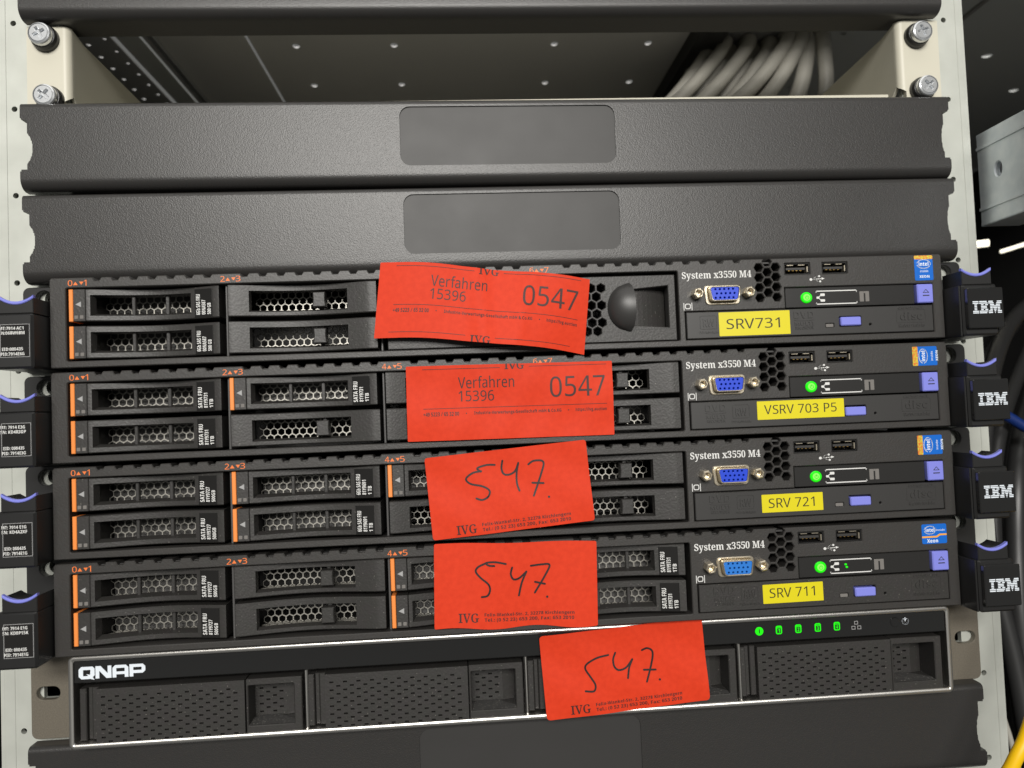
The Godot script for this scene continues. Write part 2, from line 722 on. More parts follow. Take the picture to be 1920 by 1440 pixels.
func hex_sheet(mb: MB, x0: float, x1: float, y0: float, y1: float, pitch: float, wall: float, thick: float) -> void:
	# pierced sheet metal: one six-sided ring of metal round each opening
	var rows := maxi(1, roundi((y1 - y0) / (pitch * 0.866)))
	for r in rows:
		var y := y0 + (r + 0.5) * (y1 - y0) / rows
		var x := x0 + pitch * (0.5 if r % 2 == 0 else 1.0)
		while x < x1 - pitch * 0.3:
			var ro := pitch / sqrt(3.0)
			var ri := (pitch - wall) / sqrt(3.0)
			for k in 6:
				var a := PI / 6 + k * PI / 3
				var b := a + PI / 3
				var da := Vector3(cos(a), sin(a), 0)
				var db := Vector3(cos(b), sin(b), 0)
				var c := Vector3(x, y, 0)
				mb.quad(c + da * ro, c + db * ro, c + db * ri, c + da * ri, Z3)
				mb.quad(c + da * ri, c + db * ri, c + db * ri - Z3 * thick, c + da * ri - Z3 * thick, -(da + db))
			x += pitch


func vent(x0: float, x1: float, y0: float, y1: float) -> MB:
	var mb := MB.new()
	mb.xf = Transform3D(Basis(), Vector3(0, 0, -18))
	hex_sheet(mb, x0, x1, y0, y1, 3.55, 0.52, 0.7)
	mb.xf = Transform3D(Basis(Vector3.RIGHT, -PI / 2), Vector3(0, y0, -18))
	hex_sheet(mb, x0, x1, -11, 0, 3.55, 0.52, 0.7)
	mb.xf = Transform3D(Basis(Vector3.RIGHT, PI / 2), Vector3(0, y1, -18))
	hex_sheet(mb, x0, x1, 0, 11, 3.55, 0.52, 0.7)
	return mb


var drive_parts := []
var blank_parts := []


func make_tray_shapes() -> void:
	var f := func(x): return bow(x, 8.1, 69.2, 5.0)
	var face := MB.new()
	tray_face(face, 8.1, 69.2, -15.3, 0.0, Rect2(9.8, -12.8, 45.3, 9.9), f, [1.3, 4.0, 0.7, 1.0])
	for x in [[26.2, 27.9], [41.6, 43.4]]:
		var z: float = f.call(x[0])
		box(face, x[0], -12.4, z - 4.5, x[1], -3.2, z - 2.6, 0.3)
	var stripe := MB.new()
	ex(stripe, rrect(0, -15.3, 1.95, 0, 0.3), [], -10, -0.3, 0.25)
	var button := MB.new()
	ex(button, rrect(2.1, -15.3, 7.8, 0, 0.4), [], -10, 0.0, 0.3)
	var arrow := MB.new()
	ex(arrow, PackedVector2Array([Vector2(3.2, -7.3), Vector2(5.9, -8.7), Vector2(5.9, -5.9)]), [], -0.1, 0.25, 0.15)
	var lamp_a := MB.new()
	ex(lamp_a, rrect(2.7, -14.2, 4.4, -12.5, 0.3), [], -0.1, 0.2, 0.12)
	var lamp_b := MB.new()
	ex(lamp_b, rrect(5.2, -14.2, 6.9, -12.5, 0.3), [], -0.1, 0.2, 0.12)
	var plate := MB.new()
	for i in 6:
		var a := 57.1 + i * 8.8 / 6
		var b := a + 8.8 / 6
		var za: float = f.call(a) + 0.1
		var zb: float = f.call(b) + 0.1
		plate.quad(Vector3(a, -14.8, za), Vector3(b, -14.8, zb), Vector3(b, -1.3, zb), Vector3(a, -1.3, za), Z3)
	for e in [[57.0, 57.25], [65.75, 66.0]]:
		box(plate, e[0], -14.9, f.call(e[0]) - 0.2, e[1], -1.2, f.call(e[0]) + 0.3, 0.05)
	var case_ := MB.new()
	box(case_, 8.6, -14.9, -60, 68.6, -0.4, -23)
	drive_parts = [["tray_front", face.mesh(), "dusty_plastic"], ["colour_stripe", stripe.mesh(), "orange_plastic"], ["release_button", button.mesh(), "dusty_plastic"], ["arrow_mark", arrow.mesh(), "grey_ink"], ["status_window", lamp_a.mesh(), "grey_lens"], ["status_window", lamp_b.mesh(), "grey_lens"], ["vent_mesh", vent(8.9, 56.8, -13.9, -1.6).mesh(), "mesh_steel"], ["spec_label", plate.mesh(), "label_black"], ["drive_body", case_.mesh(), "drive_case"]]
	f = func(x): return bow(x, 1.5, 66.0, 5.0)
	face = MB.new()
	tray_face(face, 0.0, 69.8, -15.3, 0.0, Rect2(9.2, -13.2, 46.5, 10.2), f, [1.0, 3.0, 0.4, 0.5])
	var clip := MB.new()
	var z0: float = f.call(42.0)
	var cp := PackedVector2Array()
	for p in [Vector2(39.0, -11.6), Vector2(45.4, -11.6), Vector2(45.0, -8.0), Vector2(45.2, -4.4), Vector2(39.2, -4.4), Vector2(39.4, -8.0)]:
		cp.append(p)
	ex(clip, cp, [], z0 - 3.0, z0 + 2.6, 0.4, true)
	box(clip, 41.4, -14.6, z0 - 13, 43.4, -2.2, z0 - 3.0, 0.3)
	blank_parts = [["tray_front", face.mesh(), "dusty_plastic"], ["centre_clip", clip.mesh(), "dusty_plastic"], ["vent_mesh", vent(8.2, 57.0, -13.9, -1.6).mesh(), "mesh_steel"]]


func drive_tray(server: Node3D, bay: int, lower: bool, lines: Array) -> void:
	var t := part("drive_tray", drive_parts[0][1], "dusty_plastic", server, Vector3(-208.4 + bay * 73.05, -3.05 - (17.55 if lower else 0.0), -0.6))
	for p in drive_parts.slice(1):
		part(p[0], p[1], p[2], t)
	if lines.is_empty():
		return
	var mb := MB.new()
	var cols := [[57.7, 59.8, 9.8], [60.6, 62.5, 7.0], [63.4, 65.2, 5.4]]
	for i in 3:
		letters(mb, lines[i], "sansb", cols[i][0], -13.6, cols[i][1], -13.6 + cols[i][2] * (1.0 if lines[i].length() > 4 else 0.75), 0.25, true)
	for i in mb.v.size():
		var p := mb.v[i]
		mb.v[i] = Vector3(p.x, p.y, p.z + bow(p.x, 8.1, 69.2, 5.0))
	part("lettering", mb, "white_ink", t)


func blank_tray(server: Node3D, bay: int, lower: bool) -> void:
	var t := part("blank_tray", blank_parts[0][1], "dusty_plastic", server, Vector3(-134.9 + (bay - 1) * 73.05, -2.9 - (17.6 if lower else 0.0), -0.6))
	for p in blank_parts.slice(1):
		part(p[0], p[1], p[2], t)


# ---------------------------------------------------------------- servers
var bezel_mesh: ArrayMesh
var shared := {}


func hexagon(cx: float, cy: float, r: float, flat_top := true) -> PackedVector2Array:
	return ring(cx, cy, r, r, 6, 0.0 if flat_top else PI / 6)


const HEXES := [[123.8, -2.1], [132.4, -2.1], [128.1, -4.5], [123.8, -7.1], [132.4, -7.0], [128.1, -9.6], [123.8, -12.1], [132.5, -12.0], [128.2, -14.7], [123.8, -17.2], [132.5, -17.1]]


func make_bezel() -> void:
	var top := PackedVector2Array()
	var starts := []
	for k in 7:
		starts.append(-197.1 + 8.5 * k)
	for k in 8:
		starts.append(-128.9 + 8.55 * k)
	for k in 7:
		starts.append(-50.0 + 8.5 * k)
	for k in 11:
		starts.append(25.7 + 8.5 * k)
	for s in starts:
		for p in [Vector2(s, 2.25), Vector2(s + 0.9, 0.75), Vector2(s + 3.1, 0.75), Vector2(s + 4.1, 2.25)]:
			top.append(p)
	for p in [Vector2(126.6, 2.25), Vector2(125.75, 0.7), Vector2(126.95, -1.35), Vector2(129.25, -1.35), Vector2(130.45, 0.7), Vector2(129.6, 2.25)]:
		top.append(p)
	var o := PackedVector2Array([Vector2(-216.2, -40.1), Vector2(217.8, -40.1), Vector2(218.2, -39.7), Vector2(218.2, 1.4), Vector2(217.4, 2.25)])
	o.append_array(flip(top))
	o.append_array(PackedVector2Array([Vector2(-215.8, 2.25), Vector2(-216.6, 1.4), Vector2(-216.6, -39.7)]))
	var holes := [rrect(-209.2, -37.1, 82.6, -2.6, 0.8), PackedVector2Array([Vector2(85.5, -36.9), Vector2(212.7, -36.9), Vector2(212.7, -12.4), Vector2(136.4, -12.4), Vector2(136.4, -22.9), Vector2(85.5, -22.9)]), rrect(96.2, -19.4, 112.4, -11.0, 1.0), rrect(137.0, -6.0, 149.9, -0.3, 0.2), rrect(156.3, -6.1, 169.2, -0.4, 0.2)]
	for h in HEXES:
		holes.append(hexagon(h[0], h[1], 2.3))
	var mb := MB.new()
	ex(mb, o, holes, -8, 0, 0.4)
	bezel_mesh = mb.mesh()
	# steel case behind the bezel
	mb = MB.new()
	for b in [[-215, 0.2, -600, 216, 1.0, -2.6], [-215, -39.6, -600, 216, -38.9, -8.2], [-215, -38.8, -600, -213.8, 0.1, -8.2], [214.8, -38.8, -600, 216, 0.1, -8.2], [-213.7, -38.8, -62, 214.7, 0.1, -61]]:
		box(mb, b[0], b[1], b[2], b[3], b[4], b[5])
	box(mb, 83.0, -38.8, -60, 84.6, 0.1, -8.3)
	shared["chassis"] = mb.mesh()
	mb = MB.new()
	box(mb, -0.5, -37.0, -30, 0.5, -2.8, -3.2, 0.3)
	shared["divider"] = mb.mesh()
	# ears and latches
	for side in [-1, 1]:
		var cx := -231.8 if side < 0 else 235.2
		var a := -242.0 if side < 0 else 217.0
		var b2 := -215.5 if side < 0 else 244.4
		mb = MB.new()
		ex(mb, rrect(a, -40.4, b2, 2.5, 3.0), [ring(cx, -3.3, 3.9, 3.9, 24)], -26.6, -23.6, 0.4)
		shared["ear%d" % side] = mb.mesh()
		var x0 := -235.0 if side < 0 else 219.2
		var x1 := -217.0 if side < 0 else 237.0
		mb = MB.new()
		rbox(mb, x0, -40.7, -23.5, x1, -15.6, 13.0, 1.2, 1.0)
		if side > 0:
			rbox(mb, 218.4, -40.6, -23.4, 219.3, -15.9, 11.5, 0.2, 0.2)
		var n0 := -232.1 if side < 0 else 219.6
		var n1 := -216.9 if side < 0 else 234.7
		var neck := PackedVector2Array([Vector2(n0, -15.7), Vector2(n1, -15.7)])
		var lip := PackedVector2Array()
		for i in 13:
			var t := i / 12.0
			neck.append(Vector2(lerpf(n1, n0, t), -8.8 - 11.2 * t * (1.0 - t)))
			lip.append(Vector2(lerpf(n0, n1, t), -8.9 - 11.2 * t * (1.0 - t)))
		ex(mb, neck, [], -2, 12.6, 0.3, true)
		for i in 13:
			var t := i / 12.0
			lip.append(Vector2(lerpf(n1, n0, t), -7.5 - 11.2 * t * (1.0 - t)))
		shared["latch%d" % side] = mb.mesh()
		mb = MB.new()
		ex(mb, lip, [], 10.8, 12.9, 0.35, true)
		shared["lip%d" % side] = mb.mesh()
	mb = MB.new()
	rbox(mb, 220.0, -37.3, 13.05, 238.0, -17.7, 15.6, 0.7, 0.4)
	shared["badge"] = mb.mesh()
	# striped three-letter mark on the badge
	mb = MB.new()
	var bars := [[[0, 7], [8, 17], [19, 24.5], [29.5, 35]], [[0, 7], [8, 18], [19, 25.3], [28.7, 35]], [[2, 5], [10, 13], [15, 18.3], [21, 26], [28, 33]], [[2, 5], [10, 17], [21, 33]], [[2, 5], [10, 17], [21, 24], [24.6, 29.4], [30, 33]], [[2, 5], [10, 13], [15, 18.3], [21, 24], [25.4, 28.6], [30, 33]], [[0, 7], [8, 18], [19, 24], [26, 28], [30, 35]], [[0, 7], [8, 17], [19, 24], [26.6, 27.4], [30, 35]]]
	for r in 8:
		for s in bars[r]:
			var y := -24.3 - r * 0.78
			box(mb, 222.2 + s[0] * 0.415, y - 0.5, 15.5, 222.2 + s[1] * 0.415, y, 15.75, 0.04)
	shared["badge_mark"] = mb.mesh()
	mb = MB.new()
	for b in [[-231.2, -35.5, -218.4, -35.3], [-231.2, -20.8, -218.4, -20.6], [-218.6, -35.3, -218.4, -20.8], [-231.2, -35.3, -231.0, -20.8]]:
		box(mb, b[0], b[1], 12.9, b[2], b[3], 13.1)
	shared["plate_frame"] = mb.mesh()
	mb = MB.new()
	box(mb, -231.2, -35.5, 12.5, -218.4, -20.6, 13.03)
	shared["plate"] = mb.mesh()
	# screen connector
	mb = MB.new()
	var d_out := d_shape(104.6, -15.2, 19.0, 9.6, 1.8)
	var d_in := d_shape(104.6, -15.05, 15.6, 7.4, 1.2)
	ex(mb, d_out, [d_in], -1.5, 0.7, 0.35)
	var d_shell := d_shape(104.6, -15.05, 15.4, 7.2, 1.2)
	ex(mb, d_shell, [d_shape(104.6, -15.05, 14.4, 6.2, 1.0)], -1.4, 4.6, 0.2)
	shared["vga_shell"] = mb.mesh()
	mb = MB.new()
	var pins := []
	for r in 3:
		for c in 5:
			pins.append(ring(104.6 - 4.6 + c * 2.2 + (0.55 if r == 1 else -0.1), -12.9 - r * 2.1, 0.5, 0.5, 10))
	ex(mb, d_shape(104.6, -15.05, 14.3, 6.1, 1.0), pins, 1.0, 4.2, 0.12)
	shared["vga_insert"] = mb.mesh()
	mb = MB.new()
	ex(mb, d_shape(104.6, -15.05, 14.2, 6.0, 1.0), [], 0.5, 1.2)
	shared["vga_back"] = mb.mesh()
	mb = MB.new()
	ex(mb, ring(0, 0, 2.75, 2.75, 6, 0.2), [ring(0, 0, 1.35, 1.35, 14)], 0.05, 5.2, 0.45)
	lathe(mb, Vector3.ZERO, [Vector2(1.35, 4.8), Vector2(1.2, 4.2), Vector2(1.1, 2.0), Vector2(0.0, 2.0)], 14)
	shared["nut"] = mb.mesh()
	# data ports
	mb = MB.new()
	ex(mb, rrect(-6.35, -2.75, 6.35, 2.75, 0.2), [rrect(-6.0, -2.35, 6.0, 2.35, 0.2)], -11, -0.7, 0.1)
	box(mb, -6.3, -2.7, -12, 6.3, 2.7, -11.1)
	shared["usb_shell"] = mb.mesh()
	mb = MB.new()
	for x in [-3.2, 2.6]:
		box(mb, x - 1.7, 1.75, -6.0, x + 1.7, 2.25, -1.0, 0.12)
	box(mb, 5.15, -1.7, -4.0, 5.75, 1.3, -0.8, 0.1)
	shared["usb_springs"] = mb.mesh()
	mb = MB.new()
	box(mb, -5.2, -0.4, -10.9, 4.7, 0.9, -1.6, 0.15)
	shared["usb_tongue"] = mb.mesh()
	mb = MB.new()
	for i in 4:
		box(mb, -3.9 + i * 2.0, -0.75, -9, -2.9 + i * 2.0, -0.45, -2.0, 0.05)
	shared["usb_contacts"] = mb.mesh()
	# trident mark beside the ports
	mb = MB.new()
	stroke(mb, [Vector2(150.3, -8.8), Vector2(156.0, -8.5)], 0.4, 0.06)
	stroke(mb, [Vector2(151.2, -8.75), Vector2(152.6, -7.5), Vector2(154.2, -7.3)], 0.35, 0.06)
	stroke(mb, [Vector2(152.2, -8.7), Vector2(153.6, -9.8), Vector2(154.6, -9.85)], 0.35, 0.06)
	for c in [[150.1, -8.8, 0.75], [154.4, -7.25, 0.55], [154.8, -9.85, 0.55]]:
		mb.xf = Transform3D()
		cap(mb, ring(c[0], c[1], c[2], c[2] * 0.9, 12), [], 0.07)
	cap(mb, PackedVector2Array([Vector2(155.6, -9.1), Vector2(157.2, -8.45), Vector2(155.6, -7.9)]), [], 0.07)
	shared["usb_mark"] = mb.mesh()
	# screen mark
	mb = MB.new()
	box(mb, 84.9, -22.3, -0.1, 85.25, -18.6, 0.06)
	box(mb, 88.9, -22.3, -0.1, 89.25, -18.6, 0.06)
	ex(mb, rrect(85.6, -21.7, 88.5, -19.0, 0.9), [rrect(86.0, -21.3, 88.1, -19.4, 0.6)], -0.1, 0.06)
	shared["screen_mark"] = mb.mesh()
	# operator panel
	mb = MB.new()
	rbox(mb, 136.7, -22.6, -8, 203.5, -12.7, -0.5, 0.4, 0.25)
	shared["operator_panel"] = mb.mesh()
	mb = MB.new()
	ex(mb, ring(147.4, -17.8, 2.9, 2.75, 24), [], -0.7, 0.5, 0.5)
	shared["power_button"] = mb.mesh()
	mb = MB.new()
	ex(mb, ring(147.3, -17.7, 1.95, 1.85, 24), [], 0.3, 0.54, 0.2)
	shared["power_core"] = mb.mesh()
	mb = MB.new()
	stroke(mb, [Vector2(147.0, -17.1), Vector2(146.5, -17.9), Vector2(147.0, -18.6), Vector2(147.9, -18.6), Vector2(148.3, -17.9), Vector2(147.9, -17.1)], 0.28, 0.60)
	stroke(mb, [Vector2(147.4, -16.7), Vector2(147.4, -17.7)], 0.3, 0.61)
	shared["power_mark"] = mb.mesh()
	mb = MB.new()
	var zb := -0.42
	for s in [[[152.6, -15.3], [152.6, -14.7], [173.4, -14.7], [173.4, -15.4]], [[152.6, -20.6], [152.6, -21.2], [173.4, -21.2], [173.4, -20.5]]]:
		for i in 3:
			stroke(mb, [Vector2(s[i][0], s[i][1]), Vector2(s[i + 1][0], s[i + 1][1])], 0.5, zb, 1)
	for r in [[152.7, -18.5, 154.2, -17.4], [154.7, -17.2, 157.0, -15.9], [154.7, -20.0, 157.0, -18.8]]:
		cap(mb, rrect(r[0], r[1], r[2], r[3], 0.3), [], zb + 0.01)
	stroke(mb, [Vector2(153.5, -17.9), Vector2(154.9, -16.8)], 0.35, zb, 1)
	stroke(mb, [Vector2(153.5, -17.9), Vector2(154.9, -19.2)], 0.35, zb, 1)
	shared["panel_marks"] = mb.mesh()
	mb = MB.new()
	rbox(mb, 174.9, -20.6, -0.6, 177.1, -15.4, -0.35, 0.3, 0.1)
	rbox(mb, 177.9, -20.6, -0.6, 179.9, -15.4, -0.35, 0.3, 0.1)
	rbox(mb, 177.1, -16.4, -0.6, 177.9, -15.4, -0.36, 0.1, 0.05)
	shared["panel_lens"] = mb.mesh()
	mb = MB.new()
	rbox(mb, 204.2, -22.3, -8, 212.5, -12.9, 1.0, 0.5, 0.5)
	shared["release_tab"] = mb.mesh()
	mb = MB.new()
	ex(mb, PackedVector2Array([Vector2(206.9, -17.3), Vector2(210.3, -17.3), Vector2(208.6, -15.4)]), [PackedVector2Array([Vector2(207.5, -17.0), Vector2(209.7, -17.0), Vector2(208.6, -15.8)])], 0.9, 1.12, 0.04)
	box(mb, 206.9, -18.9, 0.9, 210.3, -18.4, 1.12, 0.05)
	shared["release_mark"] = mb.mesh()
	# disc drive
	mb = MB.new()
	ex(mb, rrect(86.0, -36.5, 212.2, -23.3, 0.5), [ring(179.4, -32.2, 0.55, 0.55, 12), rrect(156.4, -33.0, 160.6, -31.1, 0.3), rrect(163.5, -32.8, 174.6, -27.9, 0.4)], -8, 0.2, 0.35)
	box(mb, 90, -36, -12, 210, -24, -6)
	shared["disc_drive"] = mb.mesh()
	mb = MB.new()
	rbox(mb, 163.8, -32.5, -4, 174.3, -28.2, 1.2, 0.7, 0.5)
	shared["eject_button"] = mb.mesh()
	mb = MB.new()
	rbox(mb, 156.6, -32.9, -2, 160.4, -31.3, 0.0, 0.3, 0.1)
	shared["drive_lamp"] = mb.mesh()


func d_shape(cx: float, cy: float, w: float, h: float, r: float) -> PackedVector2Array:
	var c := [Vector2(cx - w / 2 + 1.0, cy - h / 2), Vector2(cx + w / 2 - 1.0, cy - h / 2), Vector2(cx + w / 2, cy + h / 2), Vector2(cx - w / 2, cy + h / 2)]
	var o := PackedVector2Array()
	for i in 4:
		var p: Vector2 = c[i]
		var a := p.move_toward(c[(i + 3) % 4], r)
		var b := p.move_toward(c[(i + 1) % 4], r)
		for k in 5:
			o.append(a.bezier_interpolate(a.lerp(p, 0.55), b.lerp(p, 0.55), b, k / 4.0))
	return o


# raised disc-format marks moulded into the drive front
func moulded_marks(first: bool) -> MB:
	var mb := MB.new()
	var z := 0.15
	var dv := 140.2 if first else 93.2
	var rw := 92.6 if first else 106.8
	letters(mb, "DVD", "sansb", dv, -28.0, dv + 10.4, -24.7, z, false, 0.37)
	ex(mb, ring(dv + 5.2, -28.9, 5.3, 0.55, 20), [], z, z + 0.2, 0.08)
	letters(mb, "MULTI", "sansb", dv + 0.3, -31.6, dv + 10.2, -29.9, z, false, 0.34)
	letters(mb, "RECORDER", "sans", dv + 0.6, -33.6, dv + 9.8, -32.2, z, false, 0.31)
	ex(mb, rrect(rw, -32.0, rw + 8.6, -25.2, 0.8), [rrect(rw + 0.3, -31.7, rw + 8.3, -25.5, 0.6)], z, z + 0.18, 0.05)
	letters(mb, "RW", "sansb", rw + 1.6, -30.8, rw + 7.4, -27.0, z, false, 0.37)
	letters(mb, "DVD+ReWritable", "sans", rw - 0.6, -34.2, rw + 9.2, -33.0, z, false, 0.26)
	ex(mb, rrect(193.0, -32.0, 208.2, -25.3, 0.6), [rrect(193.3, -31.7, 207.9, -25.6, 0.5)], z, z + 0.15, 0.05)
	letters(mb, "disc", "sansb", 195.0, -30.6, 206.4, -26.5, z, false, 0.37)
	letters(mb, "COMPACT", "sansb", 194.0, -25.0, 207.0, -24.0, z, false, 0.27)
	letters(mb, "ReWritable", "sans", 194.0, -34.3, 207.4, -32.6, z, false, 0.27)
	return mb


func build_server(k: int, cfg: Dictionary) -> void:
	var s := thing("rack_server", cfg.label, "server", Vector3(cfg.dx, -UNIT * k, 0), "black rack servers stacked in the middle of the rack")
	part("chassis", shared["chassis"], "dark_steel", s)
	part("bezel", bezel_mesh, "bezel_plastic", s)
	for i in 3:
		part("bay_divider", shared["divider"], "divider_plastic", s, Vector3(-136.4 + i * 73.2, 0, 0))
	# bay numbers
	var mb: MB
	for i in 4:
		mb = MB.new()
		var x := [-208.1, -138.1, -63.3, 9.4][i] as float
		letters(mb, str(i * 2), "sans", x, -1.65, x + 2.1, 1.05, 0.06)
		letters(mb, str(i * 2 + 1), "sans", x + (7.3 if i == 0 else 7.2), -1.65, x + (8.5 if i == 0 else 9.4), 1.05, 0.06)
		cap(mb, PackedVector2Array([Vector2(x + 2.4, -1.3), Vector2(x + 4.5, -1.3), Vector2(x + 3.45, 0.3)]), [], 0.06)
		cap(mb, PackedVector2Array([Vector2(x + 5.1, 0.3), Vector2(x + 6.15, -1.2), Vector2(x + 7.1, 0.3)]), [], 0.06)
		part("bay_number", mb, "orange_ink", s)
	for d in cfg.drives:
		drive_tray(s, d[0], d[1], d[2])
	for b in cfg.blanks:
		blank_tray(s, b[0], b[1])
	if cfg.has("filler"):
		bay_filler(s)
	# ears and latches
	for side in [-1, 1]:
		part("mounting_ear", shared["ear%d" % side], "black_metal", s)
		var l := part("latch", shared["latch%d" % side], "black_plastic", s)
		part("touch_edge", shared["lip%d" % side], "lavender_plastic", l)
		if side > 0:
			part("badge", shared["badge"], "gloss_black", l)
			part("badge_lettering", shared["badge_mark"], "sticker_white", l)
		else:
			part("rating_plate", shared["plate"], "label_black", l)
			part("plate_frame", shared["plate_frame"], "grey_ink", l)
			mb = MB.new()
			letters(mb, cfg.plate[0], "sansb", -231.6, -23.1, -221.0, -21.7, 13.1)
			letters(mb, cfg.plate[1], "sansb", -231.6, -25.2, -220.6, -23.8, 13.1)
			letters(mb, cfg.plate[2], "sansb", -230.4, -32.5, -221.4, -31.1, 13.1)
			letters(mb, cfg.plate[3], "sansb", -231.0, -34.7, -220.8, -33.3, 13.1)
			part("plate_lettering", mb, "white_ink", l)
	# right-hand end
	mb = MB.new()
	letters(mb, "System x3550 M4", "serifb", 84.7, -7.9, 119.8, -3.3, 0.08)
	part("model_lettering", mb, "white_ink", s)
	var v := part("screen_port", shared["vga_shell"], "nickel", s)
	part("port_insert", shared["vga_insert"], cfg.get("vga", "vga_blue"), v)
	part("pin_holes", shared["vga_back"], "hole_black", v)
	for x in [91.3, 117.0]:
		part("hex_nut", shared["nut"], "nickel", v, Vector3(x, -14.55, 0))
	part("screen_mark", shared["screen_mark"], "white_ink", s)
	for x in [143.45, 162.75]:
		var u := part("data_port", shared["usb_shell"], "black_metal", s, Vector3(x, -3.2, 0))
		part("port_tongue", shared["usb_tongue"], "smooth_plastic", u)
		part("port_springs", shared["usb_springs"], "nickel", u)
		part("port_contacts", shared["usb_contacts"], "gold", u)
	part("port_mark", shared["usb_mark"], "white_ink", s)
	var p := part("operator_panel", shared["operator_panel"], "panel_film", s)
	part("power_button", shared["power_button"], "led_green", p)
	part("button_core", shared["power_core"], "led_core", p)
	part("power_mark", shared["power_mark"], "led_mark", p)
	part("panel_marks", shared["panel_marks"], "white_ink", p)
	part("panel_window", shared["panel_lens"], "grey_lens", p)
	if cfg.get("busy", false):
		mb = MB.new()
		rbox(mb, 159.8, -17.6, -0.6, 161.0, -16.7, -0.3, 0.3, 0.1)
		rbox(mb, 160.3, -18.9, -0.6, 161.5, -18.0, -0.3, 0.3, 0.1)
		part("network_light", mb, "led_green", p)
	var rt := part("release_tab", shared["release_tab"], "lavender_plastic", s)
	part("release_mark", shared["release_mark"], "smooth_plastic", rt)
	var od := part("disc_drive", shared["disc_drive"], "dusty_plastic" if k == 3 else "smooth_plastic", s)
	part("eject_button", shared["eject_button"], "lavender_plastic", od, Vector3(0, 0.0 if k == 0 else -0.4, 0))
	part("drive_lamp", shared["drive_lamp"], "grey_lens", od)
	part("moulded_marks", moulded_marks(k == 0), "dusty_plastic" if k == 3 else "smooth_plastic", od)
	sticker(s, k)


func oval_mark(mb: MB, cx: float, cy: float, rx: float, ry: float, z: float) -> void:
	for q in [[-0.25, 2.9], [3.35, 5.75]]:
		var pts := []
		for i in 15:
			var a: float = lerpf(q[0], q[1], i / 14.0)
			pts.append(Vector2(cx + cos(a) * rx, cy + sin(a) * ry))
		stroke(mb, pts, 0.36, z, 2)


func sticker(s: Node3D, k: int) -> void:
	var base := MB.new()
	var ink := MB.new()
	var gold := MB.new()
	var z := 0.12
	if k == 0:
		rbox(base, 203.95, -10.9, 0, 213.6, 1.7, z, 0.6, 0.03)
		ex(gold, rrect(203.95, -0.2, 213.6, 1.7, 0.5), [], 0, z + 0.03)
		oval_mark(ink, 208.8, -2.6, 3.5, 2.2, z + 0.06)
		letters(ink, "intel", "sansb", 206.2, -3.6, 211.3, -1.5, z + 0.06)
		letters(ink, "inside", "sans", 206.8, -6.8, 211.0, -5.6, z + 0.06)
		letters(ink, "XEON", "sansb", 206.3, -9.6, 211.5, -8.3, z + 0.06)
	elif k < 3:
		rbox(base, 200.2, -9.4, 0, 213.0, 0.2, z, 0.6, 0.03)
		ex(gold, rrect(200.2, -9.4, 203.0, 0.2, 0.5), [], 0, z + 0.03)
		var mb := MB.new()
		oval_mark(mb, 0, 0, 3.6, 2.2, 0)
		letters(mb, "intel", "sansb", -2.6, -1.0, 2.6, 1.1, 0)
		letters(mb, "inside", "sans", -2.4, -5.1, 2.3, -3.9, 0)
		letters(mb, "XEON", "sansb", -2.6, -7.7, 2.6, -6.5, 0)
		ink.xf = Transform3D(Basis(Z3, PI / 2), Vector3(205.7, -4.6, z + 0.06))
		ink.add(mb)
		ink.xf = Transform3D()
	else:
		rbox(base, 199.9, -9.2, 0, 212.7, 0.5, z, 0.8, 0.03)
		oval_mark(ink, 204.1, -2.4, 2.9, 1.9, z + 0.06)
		letters(ink, "intel", "sansb", 201.9, -3.3, 206.4, -1.4, z + 0.06)
		letters(ink, "inside", "sans", 207.4, -3.0, 211.8, -2.0, z + 0.06)
		letters(ink, "Xeon", "sansb", 202.4, -8.6, 208.0, -6.8, z + 0.06)
		ex(gold, PackedVector2Array([Vector2(199.95, -6.2), Vector2(207.6, -6.2), Vector2(209.2, -5.2), Vector2(212.65, -5.2), Vector2(212.65, -4.4), Vector2(208.9, -4.4), Vector2(207.3, -5.4), Vector2(199.95, -5.4)]), [], 0, z + 0.03)
	var o := part("maker_sticker", base, "sticker_blue", s)
	part("sticker_band", gold, "sticker_gold" if k < 3 else "sticker_orange", o)
	part("sticker_lettering", ink, "sticker_white", o)


